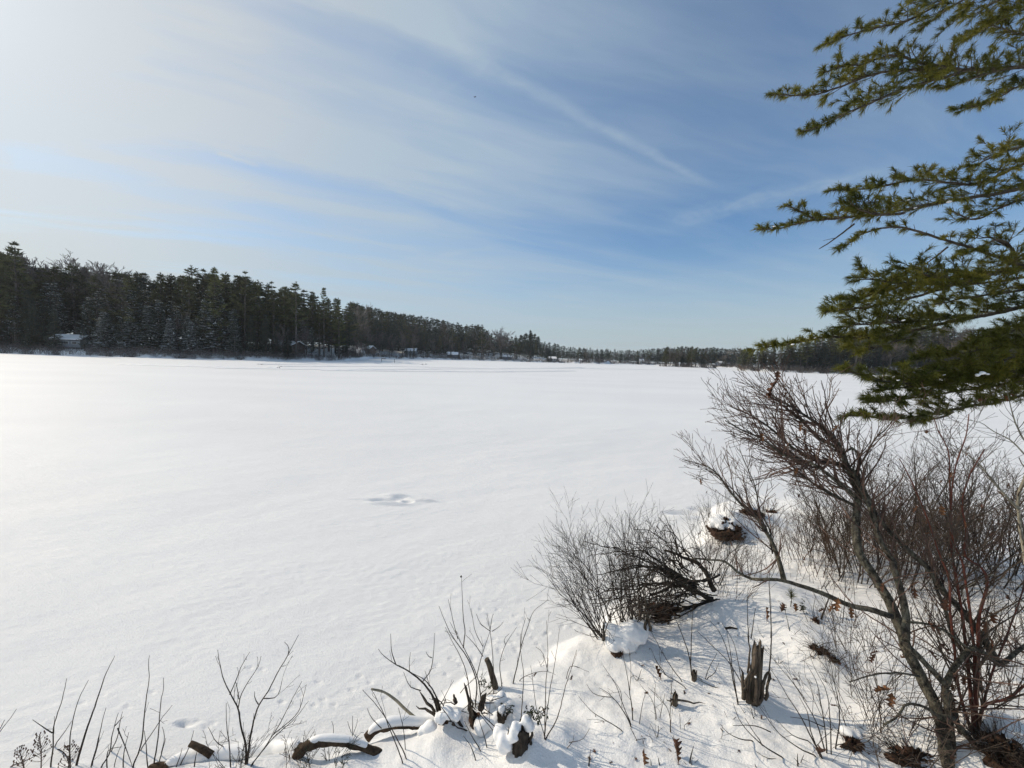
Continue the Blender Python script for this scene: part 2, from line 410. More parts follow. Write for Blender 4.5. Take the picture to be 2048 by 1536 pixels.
def height(x, y, fine=True):
    x = np.asarray(x, float); y = np.asarray(y, float)
    r = np.hypot(x, y); az = np.arctan2(x, y)
    z = np.zeros(x.shape)
    R = np.interp(az, _fa, _fr); hm = np.interp(az, _ha, _hv)
    R = R + perlin(az * 60, az * 0 + 0.5, 3) * 4.0 * np.clip(R / 200, 0.6, 2)
    d = r - R
    z = np.where(d > 0, np.minimum(0.7 * sstep(0, 3, d) + d * 0.10, hm) + perlin(x * 0.07, y * 0.07, 9) * 0.8 * sstep(2, 20, d), z)
    for ix, iy, irx, iry in ISLET:
        q = ((x - ix) / irx) ** 2 + ((y - iy) / iry) ** 2
        z = np.maximum(z, np.where(q < 1, 0.9 * (1 - q ** 2), 0))
    near = r < 70
    if near.any():
        xn, yn = x[near], y[near]
        s = shore_dist(xn, yn)
        s = s + perlin(xn * 1.3, yn * 1.3, 21) * 0.14 + perlin(xn * 4, yn * 4, 22) * 0.04
        land = sstep(-0.05, 0.5, s)
        zn = bank_z(s, xn, yn)
        zn += land * (perlin(xn * 0.8, yn * 0.8, 31) * 0.06 + perlin(xn * 2.2, yn * 2.2, 32) * 0.030 + perlin(xn * 6, yn * 6, 33) * 0.010)
        for mx, my, mr, mh in MOUNDS:
            q = (xn - mx) ** 2 + (yn - my) ** 2
            zn += np.where(q < 9 * mr * mr, mh * np.exp(-q / (mr * mr)), 0)
        ca, sa = cos(radians(24)), sin(radians(24))
        a, b = xn * ca + yn * sa, yn * ca - xn * sa
        rn = np.hypot(xn, yn); lf = 1 - land * 0.6
        zn += lf * perlin(a * 0.25, b * 0.5, 41) * 0.030
        zn += lf * perlin(a * 0.8, b * 2.0, 42) * 0.011 * (1 - sstep(14, 40, rn))
        wind = sstep(-0.5, 0.5, perlin(a * 0.5, b * 0.9, 45))
        zn += (0.4 + 0.6 * wind) * perlin(a * 3.0, b * 9.0, 43) * 0.0055 * (1 - sstep(9, 18, rn))
        zn += (0.4 + 0.6 * wind) * perlin(a * 9.0, b * 20.0, 44) * 0.0040 * (1 - sstep(6, 11, rn))
        zn += land * perlin(xn * 14, yn * 14, 46) * 0.004
        for qx, qy, rx, ry, dp in PRINTS + BANKPRINT:
            m = (np.abs(xn - qx) < 2.5 * rx) & (np.abs(yn - qy) < 2.5 * ry + 0.02)
            if m.any():
                q = ((xn[m] - qx) / rx) ** 2 + ((yn[m] - qy) / ry) ** 2
                zn[m] -= dp * np.exp(-q ** 1.5) - 0.10 * dp * np.exp(-((np.sqrt(q) - 1.4) / 0.5) ** 2)
        z[near] = np.maximum(z[near], -9) + zn
    return z

def H1(x, y): return float(height(np.array([x]), np.array([y]))[0])

def G(px, py):
    """the point of the ground seen at a photo pixel"""
    d = pix_dir(px, py); t = np.concatenate([np.arange(1.0, 16, 0.02), np.arange(16, 60, 0.2)])
    P = CAM[None] + d[None] * t[:, None]
    h = height(P[:, 0], P[:, 1]); k = np.argmax(P[:, 2] < h)
    if k == 0: k = len(t) - 1
    return P[k]

def depth_of(p): return float(np.dot(np.asarray(p) - CAM, FWD))

def at(px, py, depth):
    return CAM + (FWD + RIGHT * ((px - 1024) / F) + UP * ((768 - py) / F)) * depth

# tussocks raise the snow (placed first on the plain bank, then the mounds exist for everything after)
_m = []
for px, py, mr, mh in ((1245, 1290, 0.22, 0.12), (1275, 1268, 0.18, 0.10), (1447, 1062, 0.38, 0.34), (1510, 1050, 0.5, 0.18), (900, 1450, 0.16, 0.14), (1010, 1432, 0.15, 0.13), (1120, 1475, 0.16, 0.10), (1055, 1490, 0.14, 0.09),
                       (1510, 1402, 0.14, 0.10), (1600, 1290, 0.3, 0.10), (1640, 1320, 0.2, 0.06), (1390, 1362, 0.10, 0.05), (1255, 1470, 0.25, 0.07), (1700, 1490, 0.12, 0.06), (1560, 1225, 0.45, 0.12), (1830, 1460, 0.25, 0.10),
                       (860, 1510, 0.18, 0.10), (1440, 1230, 0.3, 0.12), (1995, 1500, 0.3, 0.25), (700, 1530, 0.15, 0.05)):
    g = G(px, py); _m.append((g[0], g[1], mr, mh))
MOUNDS += _m
for px, py in ((1200, 1370), (1330, 1440), (1290, 1490), (1450, 1450), (1545, 1475), (1600, 1440), (1420, 1490), (1180, 1450), (1620, 1180), (1700, 1260), (1650, 1230), (1740, 1240), (1580, 1330), (1450, 1300), (1380, 1290)):
    g = G(px, py); BANKPRINT.append((g[0], g[1], 0.05, 0.03, 0.014))

def make_ground():
    azf = np.radians(np.arange(-66, 66.01, 0.1)); azb = np.radians(np.arange(69, 292, 3.0))
    az = np.concatenate([azf, azb]); na = len(az)
    rr = [0.02, 0.3]; q = 0.6
    while q < 45: rr.append(q); q *= 1.005
    while q < 9000: rr.append(q); q *= 1.018
    rr = np.array(rr); nr = len(rr)
    Rg, Ag = np.meshgrid(rr, az, indexing='ij')
    X, Y = Rg * np.sin(Ag), Rg * np.cos(Ag)
    Z = height(X.ravel(), Y.ravel()).reshape(X.shape)
    V = np.stack([X, Y, Z], -1).reshape(-1, 3)
    idx = np.arange(nr * na).reshape(nr, na)
    a = idx[:-1]; b = idx[1:]
    quads = np.stack([a, b, np.roll(b, -1, 1), np.roll(a, -1, 1)], -1).reshape(-1, 4)[:, ::-1]
    cen = V[quads].mean(1)
    rc = np.hypot(cen[:, 0], cen[:, 1]); ac = np.arctan2(cen[:, 0], cen[:, 1])
    far = rc > np.interp(ac, _fa, _fr) + 1.0
    for ix, iy, irx, iry in ISLET: far |= ((cen[:, 0] - ix) / irx) ** 2 + ((cen[:, 1] - iy) / iry) ** 2 < 1
    bank = np.zeros(len(cen), bool); nm = rc < 70
    bank[nm] = shore_dist(cen[nm, 0], cen[nm, 1]) > 0.0
    bank |= (rc >= 70) & (cen[:, 1] < 10)
    far &= ~bank
    for name, mask in (('snow_bank', bank), ('far_shore_land', far), ('frozen_lake', ~(bank | far))):
        qs = quads[mask]; u, inv = np.unique(qs, return_inverse=True)
        o = link(name, mesh_np(name, V[u], inv.reshape(-1, 4), None, M['snow'], True)); tag(o, kind='structure')
make_ground()

# packed-snow ridges along the sled tracks that cross the far ice
def sled_track(pxs, w, hgt, seed):
    rng = np.random.default_rng(seed)
    P = []
    for (a0, b0), (a1, b1) in zip(pxs[:-1], pxs[1:]):
        for t in np.linspace(0, 1, 40, endpoint=False): P.append(on_plane(a0 + (a1 - a0) * t, b0 + (b1 - b0) * t))
    P = np.array(P); T = np.gradient(P, axis=0); T /= np.linalg.norm(T, axis=1, keepdims=True); Nn = np.stack([-T[:, 1], T[:, 0]], 1)
    prof = np.array([(-1.5, -0.03), (-0.9, 0.7), (-0.5, 1.0), (-0.2, 0.06), (0.2, 0.06), (0.5, 1.0), (0.9, 0.7), (1.5, -0.03)])
    hh = hgt * (0.55 + 0.9 * np.abs(perlin(np.arange(len(P)) * 0.21, np.zeros(len(P)), seed)))
    V = np.zeros((len(P), len(prof), 3))
    V[:, :, :2] = P[:, None] + Nn[:, None] * (prof[None, :, :1] * w)
    V[:, :, 2] = prof[None, :, 1] * hh[:, None] + 0.03
    idx = np.arange(V.shape[0] * V.shape[1]).reshape(V.shape[:2])
    q = np.stack([idx[:-1, :-1], idx[1:, :-1], idx[1:, 1:], idx[:-1, 1:]], -1).reshape(-1, 4)
    tag(link('snow_track', mesh_np('snow_track', V.reshape(-1, 3), q, None, M['snow_lump'], True)), kind='structure')
for k, (pts, w) in enumerate(((((430, 736), (700, 740), (900, 738), (1150, 737), (1400, 741)), 0.9), (((520, 729), (760, 727), (830, 728)), 0.8), (((560, 733), (800, 733), (1000, 738), (1170, 735)), 0.8),
                              (((640, 741), (830, 743), (1000, 744), (1150, 742)), 0.8), (((240, 729), (420, 734), (560, 737)), 0.9), (((690, 723), (790, 725), (850, 729)), 1.0))):
    sled_track(pts, w, 0.22, 60 + k)
# ------------------------------------------------------------------ forest trees: a few grown kinds, copied
def tri_fan_clumps(rng, C, D, n, ln, wd, spread, flat=1.0):
    """n thin needle-spray triangles round each clump centre C, pointing about D"""
    N = len(C)
    d = D[:, None, :] + rng.normal(0, spread, (N, n, 3)) * np.array([1, 1, flat]); d /= np.linalg.norm(d, axis=2, keepdims=True)
    side = np.cross(d, rng.normal(0, 1, (N, n, 3))); side /= np.linalg.norm(side, axis=2, keepdims=True) + 1e-9
    L = ln * rng.uniform(0.6, 1.25, (N, n, 1)); W = wd * rng.uniform(0.6, 1.3, (N, n, 1))
    b = C[:, None, :] + rng.normal(0, ln * 0.22, (N, n, 3)) * np.array([1, 1, flat])
    v = np.stack([b - side * W * 0.5, b + side * W * 0.5, b + d * L * 0.6 + side * W * 0.5, b + d * L], 2)
    V = v.reshape(-1, 3); k = np.arange(N * n) * 4
    return V, np.stack([k, k + 1, k + 2, k + 3], 1)

def conifer(seed, h, zb, rmax, shape, gap, droop, snow=0.0, ragged=0.5, clump=0.55, per=7):
    rng = np.random.default_rng(seed)
    trunk, crown, sn = MB(), MB(), MB()
    zz = np.linspace(0, h, 9)
    lean = rng.normal(0, 0.012, 2)
    def axis(z): return np.array([lean[0] * z, lean[1] * z, z])
    limbs = [(np.array([axis(z) for z in zz]), 0.017 * h * (1 - zz / h) ** 0.8 + 0.02)]
    C, D, SC = [], [], []
    z = zb
    while z < h - 0.25:
        u = (z - zb) / (h - zb)
        if shape == 'white': rad = rmax * (0.55 + 0.45 * sin(pi * min(1, u * 1.5 + 0.15))) * (1 - u ** 2.2) + 0.35
        else: rad = rmax * (1 - u) ** 0.85 + 0.25
        nb = rng.integers(4, 7); a0 = rng.uniform(0, 2 * pi)
        for k in range(nb):
            if rng.random() < 0.12: continue
            L = rad * rng.uniform(1 - ragged, 1.08); an = a0 + 2 * pi * k / nb + rng.normal(0, 0.25)
            o = np.array([cos(an), sin(an), 0]); s = np.array([-sin(an), cos(an), 0])
            rise = (0.10 + 0.45 * u) if shape == 'white' else (-droop + 0.35 * u)
            t = np.linspace(0, 1, 5)[:, None]
            pts = axis(z) + o * L * t + np.array([0, 0, 1.0]) * L * (rise * t + (0.16 if shape == 'white' else -0.10) * t * t)
            limbs.append((pts, np.linspace(0.012 * L + 0.012, 0.006, 5)))
            nc = max(3, int(L * 4.2))
            for q in range(nc):
                tt = rng.uniform(0.28 if shape == 'white' else 0.15, 1.0); lat = rng.normal(0, 0.20) * L * (1.15 - tt) * 1.2
                p = axis(z) + o * L * tt + s * lat + np.array([0, 0, L * (rise * tt + (0.16 if shape == 'white' else -0.10) * tt * tt) + rng.normal(0.03, 0.045)])
                C.append(p); D.append(o * 0.7 + s * np.sign(lat) * 0.35 + np.array([0, 0, 0.35 if shape == 'white' else -0.05]))
                if snow and rng.random() < snow * 2.2: SC.append(p + np.array([0, 0, 0.17]) + o * 0.12)
        z += gap * rng.uniform(0.6, 1.4) * (1.15 - 0.5 * u)
    C.append(axis(h - 0.1)); D.append(np.array([0, 0, 1.0]))
    trunk.tubes([limbs[0]], 6); trunk.tubes(limbs[1:], 3)
    crown.add(*tri_fan_clumps(rng, np.array(C), np.array(D), per, clump, clump * 0.24, 0.6, 0.45))
    if len(SC):
        SC = np.array(SC); dd = np.tile(np.array([[0.3, 0, 0.0]]), (len(SC), 1)) + np.concatenate([rng.normal(0, 1, (len(SC), 2)), np.zeros((len(SC), 1)) - 0.15], 1)
        N = len(SC); dd /= np.linalg.norm(dd, axis=1, keepdims=True); sd = np.cross(dd, np.array([0, 0, 1.0])); sd /= np.linalg.norm(sd, axis=1, keepdims=True)
        L = rng.uniform(0.6, 1.5, (N, 1)); W = rng.uniform(0.09, 0.22, (N, 1)); up = np.array([0, 0, 1.0]) * 0.05
        v = np.stack([SC - dd * L * 0.5, SC - sd * W + 0 * up, SC + dd * L * 0.5, SC + sd * W, SC + up], 1).reshape(-1, 3); k = np.arange(N) * 5
        sn.add(v, None, np.concatenate([np.stack([k, k + 1, k + 4], 1), np.stack([k + 1, k + 2, k + 4], 1), np.stack([k + 2, k + 3, k + 4], 1), np.stack([k + 3, k, k + 4], 1)]))
    return trunk, crown, (sn if len(SC) else None)

def grow(rng, out, p, d, L, r, depth, dens, wander=0.12, up=0.05, ang=(0.4, 0.9), keep=0.35, rmin=0.0012, shrink=(0.3, 0.6)):
    """one twig and the twigs it carries, as (points, radii) polylines"""
    K = 4 if L < 0.12 else (5 if L < 0.5 else 7)
    st = L / (K - 1); pts = [p]; dirs = [d]; x, y, z = p; dx, dy, dz = d
    for i in range(K - 1):
        dx += rng.gauss(0, wander); dy += rng.gauss(0, wander); dz += rng.gauss(0, wander) + up
        n = math.sqrt(dx * dx + dy * dy + dz * dz) + 1e-9; dx /= n; dy /= n; dz /= n
        x += dx * st; y += dy * st; z += dz * st; pts.append((x, y, z)); dirs.append((dx, dy, dz))
    rad = [max(rmin, r * (1 - (1 - keep) * i / (K - 1))) for i in range(K)]
    out.append((pts, rad))
    if depth <= 0: return
    n = dens * L; n = int(n) + (1 if rng.random() < n - int(n) else 0)
    for i in range(n):
        t = rng.uniform(0.15, 1.0); k = min(K - 2, int(t * (K - 1))); f = t * (K - 1) - k
        b = tuple(pts[k][j] + (pts[k + 1][j] - pts[k][j]) * f for j in range(3))
        branch(rng, out, b, dirs[k], L * rng.uniform(*shrink) * (1.15 - 0.45 * t), max(rmin, rad[k] * 0.62), depth - 1, dens * 1.35, wander, up, ang, keep, rmin, shrink)

def branch(rng, out, b, d, L, r, depth, dens, wander=0.12, up=0.05, ang=(0.4, 0.9), keep=0.35, rmin=0.0012, shrink=(0.3, 0.6)):
    """a side twig leaving direction d at an angle"""
    a = rng.uniform(*ang); ux, uy, uz = rng.gauss(0, 1), rng.gauss(0, 1), rng.gauss(0, 1)
    c = ux * d[0] + uy * d[1] + uz * d[2]; ux -= c * d[0]; uy -= c * d[1]; uz -= c * d[2]
    n = math.sqrt(ux * ux + uy * uy + uz * uz) + 1e-9
    e = tuple(d[j] * cos(a) + (ux, uy, uz)[j] / n * sin(a) for j in range(3))
    grow(rng, out, b, e, L, r, depth, dens, wander, up, ang, keep, rmin, shrink)

def bare_tree(seed, h, spread, rmin=0.016, dens=1.05, nl=11):
    rng = random.Random(seed); trunk, tw = MB(), MB()
    zz = np.linspace(0, h * 0.62, 7); tp = np.array([(rng.gauss(0, 0.05) * i, rng.gauss(0, 0.05) * i, z) for i, z in enumerate(zz)])
    trunk.tubes([(tp, np.linspace(0.016 * h, 0.009 * h, 7))], 5)
    limbs = []
    for i in range(nl):
        k = rng.randrange(2, 7); a = rng.uniform(0, 2 * pi); e = rng.uniform(0.6, 1.25)
        grow(rng, limbs, tuple(tp[k]), (cos(a) * cos(e) * spread, sin(a) * cos(e) * spread, sin(e)), h * rng.uniform(0.3, 0.42), 0.055, 3, dens, 0.12, 0.07, (0.3, 0.7), 0.35, rmin, (0.4, 0.65))
    big = [l for l in limbs if l[1][0] > 0.03]; small = [l for l in limbs if l[1][0] <= 0.03]
    trunk.tubes(big, 4); tw.tubes(small, 3, cap=False)
    return trunk, tw, None

class Proto:
    def __init__(s, parts, h, mats, cname):
        s.h = h; s.cname = cname
        tr, cr, sn = parts
        V, q, t = tr.arrays(); s.trunk = mesh_np('trunk', V, q, t, mats[0], True)
        V, q, t = cr.arrays(); s.crown = mesh_np(cname, V, q, t, mats[1]); s.raw = (V, q, t)
        s.rawt = tr.arrays()
        s.snow = None
        if sn: V, q, t = sn.arrays(); s.snow = mesh_np('snow_cover', V, q, t, M['snow_lump'])

WHITE = [Proto(conifer(100 + i, 20, zb, rm, 'white', gp, 0, 0.0, 0.55), 20, (M['far_bark'], M['pine_crown']), 'crown') for i, (zb, rm, gp) in enumerate(((5, 4.0, 1.15), (8, 3.7, 1.25), (3, 4.4, 1.1), (7, 4.3, 1.5), (10, 3.4, 1.1), (4, 3.6, 1.0)))]
WSNOW = [Proto(conifer(190 + i, 18, zb, rm, 'white', gp, 0, sw, 0.55), 18, (M['far_bark'], M['hemlock_crown']), 'crown') for i, (zb, rm, gp, sw) in enumerate(((1.5, 4.0, 0.95, 0.22), (3, 3.6, 1.1, 0.3), (2, 4.4, 1.0, 0.16)))]
HEM = [Proto(conifer(140 + i, 16, zb, rm, 'cone', 0.5, 0.22, 0.0, 0.4, 0.5), 16, (M['far_bark'], M['hemlock_crown']), 'crown') for i, (zb, rm) in enumerate(((1.0, 3.0), (1.6, 2.6), (0.8, 3.3)))]
SNOWY = [Proto(conifer(160 + i, 14, zb, rm, 'cone', 0.55, 0.2, sw, 0.45, 0.5), 14, (M['far_bark'], M['hemlock_crown']), 'crown') for i, (zb, rm, sw) in enumerate(((0.8, 3.2, 0.34), (1.2, 2.8, 0.26), (0.8, 3.6, 0.45)))]
BARE = [Proto(bare_tree(180 + i, 17, sp), 17, (M['far_bark'], M['bare_twigs']), 'crown') for i, sp in enumerate((0.9, 0.7, 1.1))]

MISTY = [Proto(bare_tree(230 + i, 17, sp, 0.030, 1.35, 15), 17, (M['far_bark'], M['bare_twigs']), 'crown') for i, sp in enumerate((1.0, 1.2))]

def plant(proto, x, y, z, h, wid, rot, name, label, cat, group, lean=0.0):
    o = empty(name, (x, y, z - 0.1), label, cat, group)
    k = h / proto.h; o.scale = (k * wid, k * wid, k); o.rotation_euler = (0, lean, rot)
    link('trunk', proto.trunk, o); link('crown', proto.crown, o)
    if proto.snow: link('snow_cover', proto.snow, o)
    return o

SKYLINE = [(-900, 520), (-200, 500), (0, 505), (20, 500), (40, 490), (62, 520), (85, 540), (100, 530), (160, 532), (225, 548), (260, 535), (300, 548), (345, 552), (390, 538), (432, 538), (450, 552), (490, 547), (530, 560), (560, 572), (590, 567), (615, 582),
           (648, 580), (665, 600), (690, 602), (730, 613), (800, 625), (860, 637), (905, 645), (960, 652), (985, 668), (1030, 675), (1060, 664), (1085, 682), (1120, 690), (1160, 694), (1200, 697), (1250, 699), (1300, 697), (1350, 692), (1430, 694), (1480, 696), (1560, 690), (1640, 672), (1700, 655), (1800, 650), (1900, 645), (1960, 652), (2048, 640), (2500, 620)]
def sky_y(px): return float(np.interp(px, [a for a, _ in SKYLINE], [b for _, b in SKYLINE]))

def spot(px, dep):
    d = pix_dir(px, 730); x, y = d[0] / d[1] * dep, dep
    return x, y, H1(x, y)

def height_to(px, ytop, x, y, z):
    return float(at(px, ytop, depth_of((x, y, z)))[2] - z)

def rdepth(px): return float(np.interp(px, [a for a, _ in FAR_PX], [b for _, b in FAR_PX]))

rg = random.Random(77)
LEFT = 'trees of the dense stand across the ice on the near wooded shore'
def stand(n, p0, p1, back, kinds, label_of, group, top=(0.0, 10.0), low=0.0, skip=None, jitter=0.0, front=3.0, wid=(0.85, 1.2)):
    for i in range(n):
        px = p0 + (p1 - p0) * (i + rg.uniform(0, 1)) / n
        if skip and skip(px): continue
        off = front + rg.uniform(*back); dep = rdepth(px) + off
        x, y, z = spot(px, dep)
        yt = sky_y(px) + rg.uniform(*top)
        h = height_to(px, yt, x, y, z) * (1 - rg.uniform(low * 0.6, low) if low else 1)
        h = max(4.0, min(33.0, h))
        kind = rg.choices([k for k, _ in kinds], [w for _, w in kinds])[0]
        pr = rg.choice({'white': WHITE, 'frost': WSNOW, 'hem': HEM, 'snowy': SNOWY, 'bare': BARE}[kind])
        if kind in ('hem', 'snowy') and h > 19: h = rg.uniform(13, 19)
        nm = {'white': 'pine_tree', 'hem': 'hemlock_tree', 'snowy': 'snowy_tree', 'frost': 'snowy_tree', 'bare': 'bare_tree'}[kind]
        plant(pr, x, y, z, h, rg.uniform(*wid), rg.uniform(0, 6.28), nm, label_of['snowy' if kind == 'frost' else kind], 'tree', group['snowy' if kind == 'frost' else kind])

L1 = {'white': 'tall dark white pine with ragged crown in the dense stand on the nearest wooded shore', 'hem': 'dark dense hemlock low in the stand on the nearest wooded shore',
      'snowy': 'evergreen with snow-dusted boughs at the front of the nearest wooded shore', 'bare': 'bare grey tree among the pines of the nearest wooded shore'}
G1 = {'white': 'pines of the nearest wooded shore', 'hem': 'hemlocks of the nearest wooded shore', 'snowy': 'snow-dusted evergreens of the nearest wooded shore', 'bare': 'bare trees of the nearest wooded shore'}
gapf = lambda px: 122 < px < 176
stand(44, -120, 695, (16, 30), (('white', 1),), L1, G1, (-4, 14), wid=(1.0, 1.5))
stand(30, -100, 690, (8, 18), (('white', 0.9), ('bare', 0.1)), L1, G1, (4, 40), skip=gapf, wid=(1.0, 1.5))
stand(26, 85, 470, (5, 14), (('frost', 1.0),), L1, G1, (12, 60), 0.15, skip=gapf, wid=(1.0, 1.4))
stand(20, -90, 690, (3, 10), (('hem', 0.5), ('frost', 0.2), ('bare', 0.3)), L1, G1, (0, 20), 0.55, skip=gapf)
stand(14, 170, 470, (2, 8), (('snowy', 0.6), ('frost', 0.4)), L1, G1, (0, 60), 0.6, wid=(1.0, 1.5))
stand(8, 470, 640, (2, 7), (('frost', 0.5), ('bare', 0.3), ('hem', 0.2)), L1, G1, (0, 40), 0.65)
stand(9, -80, 122, (2, 8), (('hem', 0.5), ('frost', 0.3), ('bare', 0.2)), L1, G1, (0, 30), 0.5)
# the trees one can pick out on that shore
def landmark(px, off, ytop, pr, wid, nm, label, dep=None):
    x, y, z = spot(px, (dep or rdepth(px)) + off)
    return plant(pr, x, y, z, height_to(px, ytop, x, y, z), wid, rg.uniform(0, 6.28), nm, label, 'tree', None)
landmark(40, 10, 489, WHITE[0], 0.95, 'pine_tree', 'tallest white pine of the nearest wooded shore, its tip above all others')
landmark(4, 9, 506, WHITE[2], 0.9, 'pine_tree', 'broad white pine cut by the edge of the view, next to the tallest pine')
landmark(155, 28, 524, MISTY[0], 1.5, 'bare_tree', 'wide bare crown of fine grey twigs rising behind the snowy clearing')
landmark(208, 30, 536, MISTY[1], 1.3, 'bare_tree', 'bare crown beside the wide bare tree, lower and nearer the snow-dusted evergreens')
landmark(432, 9, 537, WHITE[2], 1.0, 'pine_tree', 'bushy olive green white pine standing out over the snow-dusted evergreens')
landmark(490, 9, 545, WHITE[3], 0.8, 'pine_tree', 'slim white pine with open flat tiers beside the bushy olive pine')
landmark(592, 8, 566, WHITE[1], 1.05, 'pine_tree', 'wide flat-topped white pine above the shaded lodge roof')
landmark(648, 8, 578, WHITE[4], 0.7, 'pine_tree', 'last thin white pine where the nearest wooded shore steps down')
landmark(678, 6, 598, WHITE[5], 0.8, 'pine_tree', 'small pine at the very end of the nearest wooded shore')
# the hill further off
L2 = {'white': 'dark pine on the long wooded hill beyond the nearest shore', 'hem': 'dense dark evergreen on the long wooded hill', 'snowy': 'snow-dusted evergreen on the long wooded hill', 'bare': 'bare grey-brown tree low on the long wooded hill'}
G2 = {'white': 'pines of the long wooded hill', 'hem': 'evergreens of the long wooded hill', 'snowy': 'snow-dusted trees of the long wooded hill', 'bare': 'bare trees of the long wooded hill'}
stand(44, 700, 1110, (60, 110), (('white', 0.7), ('hem', 0.3)), L2, G2, (-2, 5), wid=(0.9, 1.3))
stand(40, 710, 1130, (25, 60), (('white', 0.5), ('hem', 0.2), ('bare', 0.3)), L2, G2, (4, 22), wid=(0.9, 1.3))
stand(40, 722, 1200, (6, 26), (('hem', 0.3), ('bare', 0.55), ('white', 0.15)), L2, G2, (5, 20), 0.55)
landmark(1060, 8, 661, HEM[1], 0.9, 'hemlock_tree', 'tall pointed spruce standing clear of the low end of the wooded hill')
landmark(963, 20, 650, WHITE[0], 1.0, 'pine_tree', 'round-headed pine at the step of the wooded hill skyline')
landmark(112, 27, 532, MISTY[1], 1.2, 'bare_tree', 'lower bare crown between the tallest pine and the wide bare tree')
landmark(1000, 20, 661, MISTY[0], 1.8, 'bare_tree', 'bare misty crown in the dip of the skyline before the pointed spruce')
landmark(1030, 12, 670, WHITE[3], 0.9, 'pine_tree', 'open pine between the bare misty crown and the pointed spruce')
# far shore: near edge trees, the islet and the wooded point
L3 = {'white': 'small dark pine along the farthest shore', 'hem': 'small dense evergreen along the farthest shore', 'bare': 'small bare tree along the farthest shore', 'snowy': ''}
G3 = {k: 'trees of the farthest shore' for k in L3}
stand(34, 1150, 1482, (4, 14), (('white', 0.5), ('hem', 0.3), ('bare', 0.2)), L3, G3, (0, 9), wid=(1.0, 1.5))
for i in range(26):
    px = 1306 + 124 * (i + rg.random()) / 26; k = 0 if px < 1370 else 1
    x, y = ISLET[k][0] + rg.uniform(-0.7, 0.7) * ISLET[k][2], ISLET[k][1] + rg.uniform(-0.6, 0.6) * ISLET[k][3]
    z = H1(x, y); pr = rg.choice(WHITE + [HEM[0], BARE[0], BARE[1]]); cpx = 1024 + np.dot(np.array([x, y, z]) - CAM, RIGHT) / depth_of((x, y, z)) * F
    h = height_to(cpx, rg.uniform(692, 706), x, y, z)
    b = pr in BARE; nm = 'bare_tree' if b else ('hemlock_tree' if pr in HEM else 'pine_tree')
    plant(pr, x, y, z, h, rg.uniform(0.9, 1.3), rg.uniform(0, 6.28), nm, 'bare tree on the small wooded islet in the ice' if b else 'dark evergreen on the small wooded islet in the ice', 'tree', 'bare trees of the islet' if b else 'evergreens of the islet')
L4 = {'white': 'dark pine on the wooded point behind the overhanging pine boughs', 'hem': 'dense evergreen on the wooded point behind the overhanging boughs', 'snowy': 'snow-dusted tree on the wooded point behind the overhanging boughs', 'bare': 'bare grey tree on the wooded point behind the overhanging boughs'}
G4 = {'white': 'pines of the wooded point', 'hem': 'evergreens of the wooded point', 'snowy': 'snow-dusted trees of the wooded point', 'bare': 'bare trees of the wooded point'}
stand(56, 1484, 2120, (10, 28), (('white', 0.65), ('bare', 0.35)), L4, G4, (0, 12), wid=(0.9, 1.2))
stand(46, 1486, 2120, (2, 11), (('bare', 0.3), ('hem', 0.6), ('frost', 0.1)), L4, G4, (2, 14), 0.4, wid=(1.2, 1.7))
stand(26, 1484, 1720, (2, 14), (('white', 0.6), ('hem', 0.4)), L4, G4, (0, 8), wid=(1.3, 1.8))
stand(7, 672, 726, (2, 8), (('hem', 0.6), ('bare', 0.4)), L1, G1, (10, 50), 0.5, wid=(1.0, 1.5))

